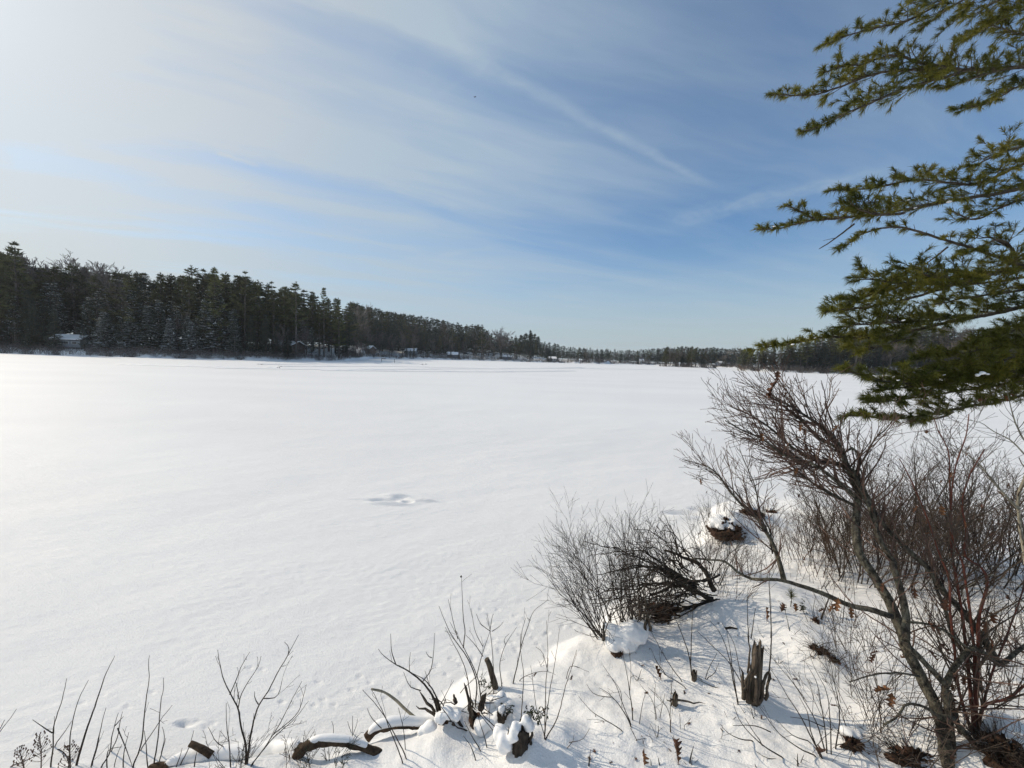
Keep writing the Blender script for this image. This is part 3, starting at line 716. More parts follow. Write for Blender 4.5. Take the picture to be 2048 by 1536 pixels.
def far_woods():
    """the wood that fills the hill and the farthest shore behind the trees one can tell apart: one mass"""
    rng = np.random.default_rng(5); r = random.Random(6); cr, tk = MB(), MB()
    low = [conifer(300 + i, 18, 2.5, 3.4, sh, 1.1, 0.15, 0, 0.5, 0.9, 3) for i, sh in enumerate(('white', 'white', 'cone', 'cone'))]
    arr = [(t.arrays(), c.arrays()) for t, c, _ in low]
    for n, p0, p1, b0, b1, t0, t1 in ((150, -140, 700, 22, 60, 8, 30), (170, 700, 1120, 70, 150, -1, 8), (110, 700, 1120, 30, 70, 10, 40), (190, 1120, 1500, 14, 60, 0, 6), (130, 1485, 2150, 20, 60, 4, 20)):
        for i in range(n):
            px = p0 + (p1 - p0) * (i + r.random()) / n; x, y, z = spot(px, rdepth(px) + r.uniform(b0, b1))
            h = max(5, min(34, height_to(px, sky_y(px) + r.uniform(t0, t1), x, y, z)))
            (tv, tq, tt), (cv, cq, ct) = r.choice(arr); a = r.uniform(0, 6.28); k = h / 18; w = k * r.uniform(0.9, 1.4)
            R = np.array([[cos(a) * w, -sin(a) * w, 0], [sin(a) * w, cos(a) * w, 0], [0, 0, k]])
            o = np.array([x, y, z - 0.2])
            cr.add(cv @ R.T + o, cq, ct)
    V, q, t = cr.arrays()
    o = link('far_woods', mesh_np('far_woods', V, q, t, M['hemlock_crown']))
    tag(o, 'dark mass of mixed evergreen wood filling the hills behind the shoreline trees', 'woods', None, 'stuff')
    # leafless brush along the far waterlines
    bs = []
    rr = random.Random(9)
    for i in range(4200):
        px = rr.uniform(-100, 2100)
        if gapf(px) and rr.random() < 0.75: continue
        fs = 1 if px < 690 else (2.6 if 1150 < px < 1482 else 1.8)
        x, y, z = spot(px, rdepth(px) + (0.3 + 7 * rr.random() ** 1.6) * fs); s = fs
        if 1300 < px < 1440 and rr.random() < 0.6:
            k = rr.randrange(2); t = rr.uniform(3.5, 6.0); x, y = ISLET[k][0] + cos(t) * ISLET[k][2] * 0.9, ISLET[k][1] + sin(t) * ISLET[k][3] * 0.9; z = H1(x, y); s = 1.6
        for j in range(5):
            a = rr.uniform(0, 6.28); e = rr.uniform(0.7, 1.5); L = rr.uniform(0.8, 2.6) * s
            p = np.array([x + rr.gauss(0, 0.4), y + rr.gauss(0, 0.4), z])
            bs.append((np.array([p, p + np.array([cos(a) * cos(e), sin(a) * cos(e), sin(e)]) * L * 0.5, p + np.array([cos(a) * cos(e) * 1.2, sin(a) * cos(e) * 1.2, sin(e)]) * L]), np.array([0.03, 0.02, 0.01]) * s))
    mb = MB(); mb.tubes(bs, 3, cap=False)
    o = mb.build('shoreline_brush', M['bare_twigs']); tag(o, 'leafless brown brush lining the far waterline', 'brush', None, 'stuff')
far_woods()

# ------------------------------------------------------------------ cabins among the far trees
def cabin(px, off, w, d, hw, rise, rot, wall, label, chim=False, zoff=0.0, nwin=3, door=True):
    x, y, z = spot(px, rdepth(px) + off); z += zoff * 0.5
    w *= 0.8; hw *= 0.9
    o = empty('lake_cabin', (x, y, z - 0.3), label, 'cabin'); o.rotation_euler = (0, 0, rot)
    m = MB(); hh = hw + 0.3
    m.box((0, 0, hh / 2), (w / 2, d / 2, hh / 2))
    g = np.array([(-w / 2, -d / 2, hh), (-w / 2, d / 2, hh), (-w / 2, 0, hh + rise), (w / 2, -d / 2, hh), (w / 2, d / 2, hh), (w / 2, 0, hh + rise)])
    m.add(g, None, [(0, 2, 1), (3, 4, 5)]); m.build('wall', M[wall], o, world=False)
    def slab(e, lo, th):
        v = []
        for sx in (-1, 1):
            for (yy, zz) in ((-d / 2 - e, hh - rise * e / (d / 2)), (0, hh + rise), (d / 2 + e, hh - rise * e / (d / 2))):
                v += [(sx * (w / 2 + e), yy, zz + lo), (sx * (w / 2 + e), yy, zz + lo + th)]
        q = [(0, 1, 7, 6), (4, 10, 11, 5), (1, 3, 9, 7), (3, 5, 11, 9), (0, 6, 8, 2), (2, 8, 10, 4), (0, 2, 3, 1), (2, 4, 5, 3), (6, 7, 9, 8), (8, 9, 11, 10)]
        return v, q
    m = MB(); m.add(*slab(0.5, 0.02, 0.14)); rf = m.build('roof', M['roofing'], o, world=False)
    m = MB(); m.add(*slab(0.45, 0.165, 0.30)); m.build('snow_cover', M['snow_lump'], rf, world=False)
    for i in range(nwin):
        wx = -w / 2 + w * (i + 0.5 + (0.25 if door else 0)) / (nwin + (0.5 if door else 0))
        m = MB(); m.box((wx, -d / 2 - 0.03, 0.3 + hw * 0.55), (w / nwin * 0.26, 0.05, hw * 0.22)); fr = m.build('window', M['wall_white'], o, world=False)
        m = MB(); m.box((wx, -d / 2 - 0.085, 0.3 + hw * 0.55), (w / nwin * 0.22, 0.02, hw * 0.18)); m.build('pane', M['glass'], fr, world=False)
    if door:
        m = MB(); m.box((-w / 2 + 0.9, -d / 2 - 0.04, 1.3), (0.45, 0.05, 1.0)); m.build('door', M['roofing'], o, world=False)
    if chim:
        m = MB(); m.box((w * 0.2, d * 0.1, hh + rise + 0.3), (0.4, 0.4, 0.8)); m.build('chimney', M['wall_brown'], o, world=False)
    for k in range(3 if px > 690 else (2 if px > 300 else 0)):                                   # thin trees stand before it
        qx = px + (k - 1) * 9 + rg.uniform(-4, 4); x, y, z = spot(qx, rdepth(qx) + off * rg.uniform(0.2, 0.55)); kd = rg.choice(('bare', 'hem', 'hem'))
        plant(rg.choice({'bare': BARE, 'hem': HEM}[kd]), x, y, z, rg.uniform(6, 12), rg.uniform(0.9, 1.4), rg.uniform(0, 6.28), 'bare_tree' if kd == 'bare' else 'hemlock_tree',
              'bare tree standing before a cabin on the far shore' if kd == 'bare' else 'dark hemlock half hiding a cabin on the far shore', 'tree', 'bare trees before the cabins' if kd == 'bare' else 'hemlocks before the cabins')
    return o
cabin(148, 10, 8.5, 6, 2.4, 1.3, 0.35, 'wall_grey', 'grey cabin with snowy roof up in the snowy clearing of the nearest shore', True, 0.6)
cabin(578, 13, 11, 7, 2.8, 1.4, -0.25, 'wall_brown', 'brown lodge with long snowy roof shaded under the flat-topped pine', False, 0.9)
cabin(735, 22, 9, 7, 3.0, 1.8, -0.2, 'wall_brown', 'brown cabin with snowy roof behind thin trunks just past the nearest shore', False, 1.0)
cabin(822, 24, 11, 8, 3.4, 2.0, 0.1, 'wall_grey', 'grey two-window house with pale front low on the wooded hill', False, 1.2, 4)
cabin(905, 14, 13, 8, 3.0, 2.2, 0.25, 'wall_blue', 'dark blue lake house with white roof standing at the waterline below the hill', True)
cabin(1012, 14, 14, 8, 2.8, 1.8, 0.0, 'wall_blue', 'long low dark house with flat snowy roof at the foot of the pointed spruce', False, 0.0, 5)
cabin(1104, 10, 11, 7, 2.8, 1.9, -0.15, 'wall_white', 'white-fronted cottage with snowy roof near the end of the wooded hill', False, 0.0, 3)
cabin(1282, 6, 7, 6, 4.2, 2.4, 0.0, 'wall_white', 'tiny white house alone on the farthest shore', False, 0.0, 2)
cabin(1445, 14, 15, 9, 3.2, 2.4, 0.1, 'wall_blue', 'bluish house with snowy roof between the islet and the wooded point', False, 0.0, 4)

def marker(px, py, h, label, flag=False):
    x, y = on_plane(px, py); o = empty('ice_stake', (x, y, 0.0), label, 'stake')
    m = MB(); m.tubes([(np.array([(0, 0, -0.1), (0, 0, h * 0.6), (0.02, 0, h)]), np.array([0.10, 0.09, 0.07]))], 5); m.build('post', M['bark_dark'], o, world=False)
    if flag:
        m = MB(); m.box((0.9, 0, h * 0.9), (0.9, 0.05, 0.12)); m.build('rail', M['bark_dark'], o, world=False)
marker(763, 724, 1.6, 'dark post with a rail at the snowy landing past the nearest shore', True)
marker(789, 725.5, 1.5, 'dark stub standing on the ice beside the railed post')

def bird(px, py, dep):
    p = at(px, py, dep); o = empty('flying_bird', p, 'small dark bird gliding high in the pale blue sky', 'bird'); o.rotation_euler = (0.2, 0.15, 0.6)
    m = MB(); t = np.linspace(-1, 1, 9)
    m.tubes([(np.stack([t * 0.17, t * 0, 0.02 * (1 - t * t)], 1), 0.045 * np.sqrt(np.clip(1 - np.abs(t) ** 2.4, 0.01, 1)))], 6)
    for s in (-1, 1):                                                     # swept wings with some thickness
        up = np.array([(0.06, 0.03 * s, 0.02), (-0.07, 0.03 * s, 0.02), (0.10, 0.18 * s, 0.07), (-0.05, 0.18 * s, 0.06), (0.02, 0.40 * s, 0.03), (-0.03, 0.40 * s, 0.03)]); lo = up - np.array([0, 0, 0.008])
        q = [(0, 1, 3, 2), (2, 3, 5, 4)]; qb = [(6, 8, 9, 7), (8, 10, 11, 9), (0, 2, 8, 6), (2, 4, 10, 8), (1, 7, 9, 3), (3, 9, 11, 5), (4, 5, 11, 10), (0, 6, 7, 1)]
        m.add(np.concatenate([up, lo]), q + qb)
    m.add([(-0.15, 0.02, 0.01), (-0.15, -0.02, 0.01), (-0.27, -0.06, 0.01), (-0.27, 0.06, 0.01), (-0.15, 0.02, 0.0), (-0.15, -0.02, 0.0), (-0.27, -0.06, 0.0), (-0.27, 0.06, 0.0)], [(0, 1, 2, 3), (4, 7, 6, 5), (0, 3, 7, 4), (1, 5, 6, 2), (2, 6, 7, 3)])
    m.build('body', M['bird_dark'], o, world=False)
bird(950, 194, 75)
# ------------------------------------------------------------------ near shore: helpers
def R6(x, y): return 1060 + x / 3.34, 880 + y / 3.34
def R7(x, y): return 1500 + x / 3.524, 1100 + y / 3.524
def R8(x, y): return 1400 + x / 3.16, 740 + y / 3.16

def resample(P, step):
    P = np.asarray(P, float); s = np.concatenate([[0], np.cumsum(np.linalg.norm(np.diff(P, axis=0), axis=1))])
    # smooth curve through the traced points
    n = max(4, int(s[-1] / step) + 1); t = np.linspace(0, s[-1], n)
    m = np.gradient(P, s, axis=0) if len(P) > 2 else np.tile((P[-1] - P[0]) / s[-1], (len(P), 1))
    k = np.clip(np.searchsorted(s, t, 'right') - 1, 0, len(P) - 2); h = (s[k + 1] - s[k])[:, None]; u = ((t - s[k]) / (s[k + 1] - s[k]))[:, None]
    return (2 * u**3 - 3 * u**2 + 1) * P[k] + (u**3 - 2 * u**2 + u) * h * m[k] + (-2 * u**3 + 3 * u**2) * P[k + 1] + (u**3 - u**2) * h * m[k + 1]

def trace(pts, base, d1=0.0, step=0.05):
    """photo pixels -> a curve in space, starting BASE metres away and drifting D1 metres in depth"""
    P = [at(x, y, base + d1 * i / max(1, len(pts) - 1)) for i, (x, y) in enumerate(pts)]
    return resample(P, step)

def wobble(rng, P, amp):
    n = len(P); k = np.cumsum(rng.normal(0, 1, (n, 3)), 0); k -= np.linspace(0, 1, n)[:, None] * k[-1]
    return P + k * amp

def twigs_on(rng, out, P, r0, r1, dens, Lr, depth, up=0.05, t0=0.25, t1=1.0, ang=(0.4, 0.9), wander=0.12, rmin=0.0013, rk=0.55, d2=6):
    P = np.asarray(P); n = len(P); L = np.sum(np.linalg.norm(np.diff(P, axis=0), axis=1))
    m = int(dens * L * (t1 - t0) + rng.random())
    for i in range(m):
        t = rng.uniform(t0, t1); k = min(n - 2, int(t * (n - 1))); d = P[k + 1] - P[k]; d = d / (np.linalg.norm(d) + 1e-9)
        r = r0 + (r1 - r0) * t
        branch(rng, out, tuple(P[k]), tuple(d), rng.uniform(*Lr) * (1.1 - 0.4 * t), max(rmin, min(0.006, r * rk)), depth, d2, wander, up, ang, 0.4, rmin)

def taper(n, r0, r1): return np.linspace(r0, r1, n)

def leaf_mesh(rng, s, curl):
    """a dry lobed oak leaf, curled and folded along its rib, with a little thickness"""
    n = 17; t = np.linspace(0, 1, n)
    w = 0.30 * s * np.sin(pi * np.clip(t * 0.96 + 0.02, 0, 1)) ** 0.6 * (0.62 + 0.38 * np.cos(t * 2 * pi * 3.6)) + 0.01 * s
    w[0] = w[1] = 0.012 * s
    V = []
    for i in range(n):
        for j, u in enumerate((-1, -0.5, 0, 0.5, 1)):
            a = curl * (t[i] - 0.4); x = s * t[i]
            V.append((x * cos(a * 0.7), u * w[i] * cos(curl * abs(u) * 0.6), s * 0.25 * sin(a * 2) + abs(u) * w[i] * 0.8 * curl + rng.gauss(0, 0.015 * s)))
    V = np.array(V); idx = np.arange(n * 5).reshape(n, 5)
    q = np.stack([idx[:-1, :-1], idx[1:, :-1], idx[1:, 1:], idx[:-1, 1:]], -1).reshape(-1, 4)
    V2 = V - np.array([0, 0, 0.0012]); q2 = q[:, ::-1] + len(V)
    ring = np.concatenate([idx[0], idx[1:, -1], idx[-1, -2::-1], idx[-2:0:-1, 0]]); rn = np.roll(ring, -1)
    e = np.stack([ring, ring + len(V), rn + len(V), rn], 1)
    return np.concatenate([V, V2]), np.concatenate([q, q2, e])

def rot3(rx, ry, rz):
    from mathutils import Euler
    return np.array(Euler((rx, ry, rz)).to_matrix())

LR = random.Random(31)
LEAVES = []
for i in range(6):
    V, q = leaf_mesh(LR, 0.10, LR.uniform(0.5, 1.3)); LEAVES.append((V, q))
LEAF_ME = [mesh_np('dry_leaf', V, q, None, M['leaf_brown'], True) for V, q in LEAVES] + [mesh_np('dry_leaf', V, q, None, M['leaf_dark'], True) for V, q in LEAVES]

def hang_leaf(parent, p, s=1.0, dark=False, rot=None):
    o = link('dry_leaf', LEAF_ME[LR.randrange(6) + (6 if dark else 0)], parent, local(parent, p)); o.scale = (s,) * 3
    o.rotation_euler = rot or (LR.uniform(-0.6, 0.6), LR.uniform(0.7, 1.9), LR.uniform(0, 6.28))
    return o

def ground_leaf(px, py, s, label, dark=False, group=None):
    g = G(px, py); o = empty('oak_leaf', g, label, 'leaf', group)
    l = link('blade', LEAF_ME[LR.randrange(6) + (6 if dark else 0)], o); l.scale = (s,) * 3; l.location = (0, 0, 0.02)
    l.rotation_euler = (LR.uniform(-0.5, 0.5), LR.uniform(-1.3, -0.5), LR.uniform(0, 6.28))
    st = MB(); st.tubes([(np.array([(0, 0, 0.02), (-0.015, 0.006, 0.012), (-0.035, 0.004, -0.01)]), np.array([0.0018, 0.0014, 0.0012]))], 4)
    st.build('stalk', M['leaf_dark'], o, world=False)
    return o

def snow_lump(parent, P, R, flat=0.7, seed=0, name='snow_cap'):
    """a pillow of snow: overlapping squashed balls merged into one skin"""
    import bmesh
    mb = MB()
    bm = bmesh.new()
    for p, r in zip(P, R):
        ret = bmesh.ops.create_icosphere(bm, subdivisions=3, radius=1.0)
        for v in ret['verts']:
            k = 1 + 0.16 * math.sin(v.co.x * 3.1 + seed + p[0] * 9) * math.sin(v.co.y * 2.7 + seed) + 0.10 * math.sin(v.co.z * 5 + v.co.x * 4 + p[1] * 7)
            v.co = Vector((p[0] + v.co.x * r * k, p[1] + v.co.y * r * k, p[2] + v.co.z * r * flat * k))
    me = bpy.data.meshes.new(name); bm.to_mesh(me); bm.free(); me.materials.append(M['snow_lump'])
    for pl in me.polygons: pl.use_smooth = True
    o = link(name, me, parent)
    if parent is not None:
        off = Vector(parent.location)
        me.transform(Matrix.Translation(-off))
    md = o.modifiers.new('merge', 'REMESH'); md.mode = 'VOXEL'; md.voxel_size = max(0.006, min(R) * 0.2); md.use_smooth_shade = True
    sm = o.modifiers.new('settle', 'SMOOTH'); sm.factor = 0.8; sm.iterations = 12
    tx = bpy.data.textures.get('snow_lumps') or bpy.data.textures.new('snow_lumps', 'CLOUDS'); tx.noise_scale = 0.06; tx.noise_depth = 3
    dm = o.modifiers.new('crust', 'DISPLACE'); dm.texture = tx; dm.texture_coords = 'GLOBAL'; dm.strength = min(R) * 0.3; dm.mid_level = 0.45
    return o

def snow_tube(parent, P, R, drop=0.5, name='snow_cap'):
    """snow lying along a log: a flattened tube on its upper side"""
    P = np.asarray(P, float).copy(); R = np.asarray(R, float); n = len(P); rng = np.random.default_rng(n)
    T = np.gradient(P, axis=0); T /= np.linalg.norm(T, axis=1, keepdims=True)
    S_ = np.cross(T, np.array([0, 0, 1.0])); S_ /= np.linalg.norm(S_, axis=1, keepdims=True) + 1e-9
    an = np.linspace(0, 2 * pi, 15)[:-1]
    w = np.array([[cos(a), max(-drop, sin(a))] for a in an])
    e = np.sqrt(np.clip(1 - np.abs(np.linspace(-1, 1, n)) ** 6, 0.02, 1)) * (1 + 0.12 * perlin(np.arange(n) * 0.35, np.zeros(n), 3))
    V = P[:, None, :] + S_[:, None, :] * (w[None, :, :1] * (R * e)[:, None, None]) + np.array([0, 0, 1.0]) * (w[None, :, 1:] * (R * e)[:, None, None])
    idx = np.arange(n * 14).reshape(n, 14); a, b = idx[:-1], idx[1:]
    q = np.stack([a, np.roll(a, -1, 1), np.roll(b, -1, 1), b], -1).reshape(-1, 4)
    tr = [(idx[0, 0], idx[0, k + 1], idx[0, k]) for k in range(1, 13)] + [(idx[-1, 0], idx[-1, k], idx[-1, k + 1]) for k in range(1, 13)]
    V = V.reshape(-1, 3)
    if parent is not None: V = local(parent, V)
    return link(name, mesh_np(name, V, q, tr, M['snow_lump'], True), parent)

def bark_tube(P, R, sides=12, rough=0.12, seed=1):
    """a rough round limb with closed ends"""
    mb = MB(); mb.tubes([(P, R)], sides); V, q, t = mb.arrays()
    k = len(P) * sides; a = np.arange(k); c = np.repeat(np.asarray(P), sides, 0)
    g = 1 + rough * perlin(V[:k, 0] * 22 + V[:k, 2] * 17, V[:k, 1] * 22 - V[:k, 2] * 9, seed) * 1.4
    V[:k] = c + (V[:k] - c) * g[:, None]
    return V, q, t

def log_thing(name, pts, base, d1, r0, r1, label, cat='log', mat='wood_log', snow=None, dz=0.0, sides=12, rough=0.12):
    P = trace(pts, base, d1, 0.03); P[:, 2] += dz
    o = empty(name, P[0], label, cat)
    V, q, t = bark_tube(P, taper(len(P), r0, r1), sides, rough, int(r0 * 1e4)); link('wood', mesh_np('wood', local(o, V), q, t, M[mat], True), o)
    if snow:
        a, b, hh = snow; k0, k1 = int(a * len(P)), int(b * len(P)); Q = P[k0:k1].copy(); rr = taper(len(P), r0, r1)[k0:k1]
        Q[:, 2] += rr * 0.75; snow_tube(o, Q, rr * hh, 0.35)
    return o, P

def dry_splinter(rng, mb, p, d, L, w):
    """a jagged tapering shard of dead wood"""
    d = np.asarray(d, float); d /= np.linalg.norm(d); n = 6; t = np.linspace(0, 1, n)
    P = np.asarray(p) + d * L * t[:, None] + np.array([[rng.gauss(0, 0.006) for _ in range(3)] for _ in range(n)])
    R = w * (1 - 0.55 * t) * np.array([rng.uniform(0.75, 1.2) for _ in range(n)]); R[-1] *= 0.25
    mb.tubes([(P, R)], 7)

def jagged_stump(o, c, h, r, seed, mat='wood_weathered', name='stump_core', amp=0.35, lean=(0, 0)):
    rng = np.random.default_rng(seed); n, m = 26, 10
    V = []
    an = np.linspace(0, 2 * pi, n, endpoint=False)
    top = h * (1 - amp * np.abs(perlin(np.cos(an) * 1.6 + 3, np.sin(an) * 1.6, seed)) * 1.6 - amp * 0.5 * rng.random(n))
    for j in range(m):
        f = j / (m - 1)
        rr = r * (1.35 - 0.5 * f ** 0.5) * (1 + 0.22 * perlin(np.cos(an) * 1.3, np.sin(an) * 1.3 + f * 0.8, seed + 1) + 0.10 * rng.random(n) + 0.10 * np.sin(an * 9 + seed))
        z = -0.12 + (top + 0.12) * f
        V.append(np.stack([rr * np.cos(an) + lean[0] * z, rr * np.sin(an) + lean[1] * z, z], 1))
    for f in (0.78, 0.5):                                                  # hollow inside
        z = top * 0.55 * f; V.append(np.stack([r * 0.55 * f * np.cos(an) + lean[0] * z, r * 0.55 * f * np.sin(an) + lean[1] * z, z], 1))
    V = np.concatenate(V) + np.asarray(c); k = m + 2; idx = np.arange(k * n).reshape(k, n); a, b = idx[:-1], idx[1:]
    q = np.stack([a, np.roll(a, -1, 1), np.roll(b, -1, 1), b], -1).reshape(-1, 4)
    tr = [(idx[-1, 0], idx[-1, i], idx[-1, i + 1]) for i in range(1, n - 1)]
    return link(name, mesh_np(name, local(o, V), q, tr, M[mat], True), o)

# ------------------------------------------------------------------ the big alder leaning over the bank
def thing_shrub(name, base, label, stems, twig_specs, mats, cat='shrub', stem_sides=7, group=None, leaf_n=0, leaf_dark=False, leaf_s=0.8):
    """stems: (points, r0, r1) curves, each its own part; one mesh of the fine twigs; dry leaves still hanging"""
    o = empty(name, base, label, cat, group)
    for P, a, b in stems:
        V, q, t = bark_tube(P, taper(len(P), a, b), stem_sides, 0.10, int(a * 9e4)); link('stem', mesh_np('stem', local(o, V), q, t, M[mats[0]], True), o)
    tw = []
    twig_specs(tw)
    mb = MB()
    big = [t for t in tw if t[1][0] > 0.004]; small = [t for t in tw if t[1][0] <= 0.004]
    mb.tubes(big, 5); mb.tubes(small, 3, cap=False)
    if mb.n: mb.build('twigs', M[mats[1]], o, smooth=True)
    ends = [t[0][-1] for t in tw]
    for i in range(leaf_n): hang_leaf(o, LR.choice(ends), LR.uniform(0.6, 1.0) * leaf_s, leaf_dark and LR.random() < 0.6)
    return o, tw

ra = random.Random(4); na = np.random.default_rng(4)
BA = G(1905, 1533); DA = depth_of(BA)
def alder_stems():
    S_ = []
    def st(pts, r0, r1, d0=0.0, d1=0.0): S_.append((wobble(na, trace(pts, DA + d0, d1), 0.0012), r0, r1))
    st([R7(1395, 1560), R7(1380, 1400), R7(1300, 1100), R7(1220, 930), R7(1100, 700), R7(1050, 550), R7(950, 320), R7(870, 180), R7(770, 20), R8(985, 1060), R8(990, 900)], 0.038, 0.027, 0, 0.55)
    st([R8(990, 900), R8(1000, 750), R8(930, 600), R8(880, 470), R8(790, 370), R8(690, 300), R8(560, 220), R8(430, 170)], 0.027, 0.005, 0.55, 0.25)
    st([R8(985, 760), R8(900, 600), R8(760, 580), R8(600, 500), R8(450, 370), R8(330, 290), R8(190, 230)], 0.018, 0.004, 0.6, 0.35)
    st([R8(1010, 830), R8(860, 700), R8(700, 590), R8(540, 545), R8(400, 440), R8(250, 370), R8(160, 320)], 0.016, 0.004, 0.58, -0.3)
    st([R8(980, 860), R8(800, 770), R8(640, 660), R8(500, 540), R8(370, 500)], 0.013, 0.003, 0.57, 0.2)
    st([R8(960, 720), R8(1000, 620), R8(1000, 530), R8(960, 490), R8(925, 515)], 0.014, 0.009, 0.62, 0.0)
    st([R8(985, 640), R8(1060, 520), R8(1110, 430), R8(1170, 380), R8(1240, 290)], 0.008, 0.003, 0.62, -0.1)
    st([R8(925, 600), R8(860, 490), R8(760, 440), R8(640, 320), R8(540, 240), R8(430, 120)], 0.014, 0.004, 0.62, 0.25)
    st([R7(1000, 470), R7(860, 425), R7(720, 400), R7(560, 330), R7(380, 260), R7(200, 210), R7(50, 205), R6(1500, 930), R6(1400, 890), R6(1300, 810), R6(1200, 800), R6(1080, 790)], 0.021, 0.006, 0.16, 0.35)
    st([R7(240, 210), R7(200, 60), R8(500, 1200), R8(450, 1080), R8(350, 930), R8(250, 840), R8(190, 770), R8(90, 640), R8(10, 590)], 0.019, 0.004, 0.38, 0.2)
    st([R8(450, 1080), R8(440, 1010), R8(380, 900), R8(345, 740), R8(300, 620), R8(250, 500)], 0.007, 0.002, 0.45, 0.1)
    st([R6(1620, 760), R6(1560, 560), R6(1480, 470), R6(1360, 340), R6(1240, 240), R6(1120, 150)], 0.006, 0.002, 0.5, 0.1)
    st([R7(1100, 640), R7(1105, 480), R7(1070, 300), R7(1010, 100), R8(1230, 1220), R8(1130, 1050), R8(1090, 900), R8(1020, 760), R8(960, 620)], 0.023, 0.014, 0.10, 0.5)
    st([R7(1430, 1560), R7(1405, 1250), R7(1385, 1080), R7(1375, 970), R7(1420, 850), R7(1500, 750), R7(1570, 690), R7(1640, 720), R7(1760, 800), R7(1860, 730), R7(1960, 660)], 0.023, 0.012, 0.05, 0.1)
    st([R7(1385, 960), R7(1260, 830), R7(1160, 720), R7(1090, 660)], 0.018, 0.017, 0.06, 0.02)
    st([R7(1740, 780), R7(1640, 620), R7(1500, 430), R7(1380, 310), R7(1280, 160), R7(1130, 20), R8(1250, 1080), R8(1100, 900), R8(1040, 760), R8(990, 640)], 0.022, 0.014, 0.12, 0.5)
    st([R7(1330, 1180), R7(1260, 1120), R7(1180, 1090), R7(1090, 1090), R7(1040, 1170), R7(940, 1230)], 0.010, 0.005, 0.0, -0.15)
    st([R7(1190, 890), R7(1080, 870), R7(900, 870), R7(700, 930)], 0.007, 0.003, 0.03, -0.2)
    st([R7(1100, 510), R7(1240, 520), R7(1350, 560), R7(1480, 650), R7(1600, 740), R7(1740, 790)], 0.008, 0.006, 0.1, 0.02)
    st([R7(1700, 1530), R7(1600, 1400), R7(1480, 1250), R7(1420, 1180), R7(1330, 1180)], 0.020, 0.016, 0.02, -0.02)
    st([R7(1500, 1560), R7(1480, 1300), R7(1420, 1080), R7(1400, 990)], 0.016, 0.014, 0.12, -0.03)
    st([R7(1640, 1000), R7(1560, 800), R7(1450, 640), R7(1380, 420), R7(1310, 250), R7(1290, 160)], 0.014, 0.010, 0.2, 0.1)
    return S_
AS = alder_stems()
def alder_twigs(out):
    for i, (P, a, b) in enumerate(AS):
        if i in (1, 2, 3, 4, 7): twigs_on(ra, out, P, a, b, 46, (0.25, 0.66), 2, 0.05, 0.10, 1.0, (0.25, 0.85), 0.13, rmin=0.0017, d2=6)
        elif i in (6,): twigs_on(ra, out, P, a, b, 32, (0.2, 0.55), 2, 0.05, 0.1, 1.0, d2=6)
        elif i in (9, 10, 11): twigs_on(ra, out, P, a, b, 28, (0.2, 0.55), 2, 0.05, 0.15, 1.0, (0.25, 0.75), 0.13, rmin=0.0016, d2=6)
        elif i == 8: twigs_on(ra, out, P, a, b, 7, (0.12, 0.35), 1, 0.06, 0.5, 1.0)
        elif i in (12, 15): twigs_on(ra, out, P, a, b, 20, (0.2, 0.6), 2, 0.05, 0.3, 1.0, d2=5)
        elif i in (16, 17, 18): twigs_on(ra, out, P, a, b, 10, (0.12, 0.35), 1, 0.05, 0.2, 1.0)
        elif i in (0, 13, 19, 20, 21): twigs_on(ra, out, P, a, b, 11, (0.2, 0.7), 2, 0.03, 0.1, 1.0, (0.5, 1.2), d2=5)
alder, tw_a = thing_shrub('alder_shrub', BA, 'big grey-barked alder with several leaning trunks and a wide spray of bare twigs', AS, alder_twigs, ('bark_grey', 'twig_alder'), 'shrub', 8, None, 16)
for px, py, s in ((1549, 757, 2.2), (1542, 775, 1.3), (1556, 740, 1.2), (1775, 1370, 1.6), (1784, 1385, 1.3), (1676, 1196, 1.2), (1702, 1213, 1.0)):
    hang_leaf(alder, at(px, py, DA + (0.75 if py < 800 else 0.15)), s * 0.8, py < 800, (LR.uniform(-0.3, 0.3), 1.5 + LR.uniform(-0.2, 0.2), LR.uniform(0, 6)))

for px, py, s in ((1880, 1282, 0.9), (1893, 1196, 0.9), (1985, 1222, 1.0), (1972, 1240, 0.9), (1858, 1238, 0.9), (1870, 1245, 0.8), (1905, 1365, 0.8), (1940, 1345, 0.9), (1965, 1352, 0.9), (1985, 1275, 0.8), (1755, 1300, 0.7), (1748, 1307, 0.7), (1905, 1385, 0.8), (1830, 1175, 0.8), (1766, 1165, 0.8), (1930, 1350, 0.7), (2000, 1268, 0.8), (1860, 1300, 0.7)):
    hang_leaf(alder, at(px, py, DA + 0.1), s, True, (LR.uniform(-0.5, 0.5), 1.5 + LR.uniform(-0.4, 0.4), LR.uniform(0, 6)))
# a sister shrub with red canes crowding it
BR = G(1950, 1462); DR = depth_of(BR)
rr_ = random.Random(14); nr_ = np.random.default_rng(14)
RS = []
def rst(pts, r0, r1, d0=0.0, d1=0.0): RS.append((wobble(nr_, trace(pts, DR + d0, d1), 0.001), r0, r1))
rst([R7(1580, 1290), R7(1560, 1000), R7(1530, 700), R7(1490, 400), R7(1450, 150), R8(1600, 1180), R8(1585, 900), R8(1580, 700), R8(1560, 480), R8(1500, 370), R8(1480, 300)], 0.012, 0.003, 0, 0.5)
rst([R7(1600, 1290), R7(1590, 950), R7(1575, 650), R7(1530, 300), R7(1480, 40), R8(1620, 1130), R8(1590, 800), R8(1620, 600), R8(1680, 420), R8(1700, 280)], 0.010, 0.003, 0, 0.4)
rst([R7(1570, 1290), R7(1600, 900), R7(1610, 500), R7(1600, 100), R8(1700, 1200), R8(1690, 1020), R8(1660, 860), R8(1720, 640), R8(1800, 500)], 0.014, 0.003, 0, 0.3)
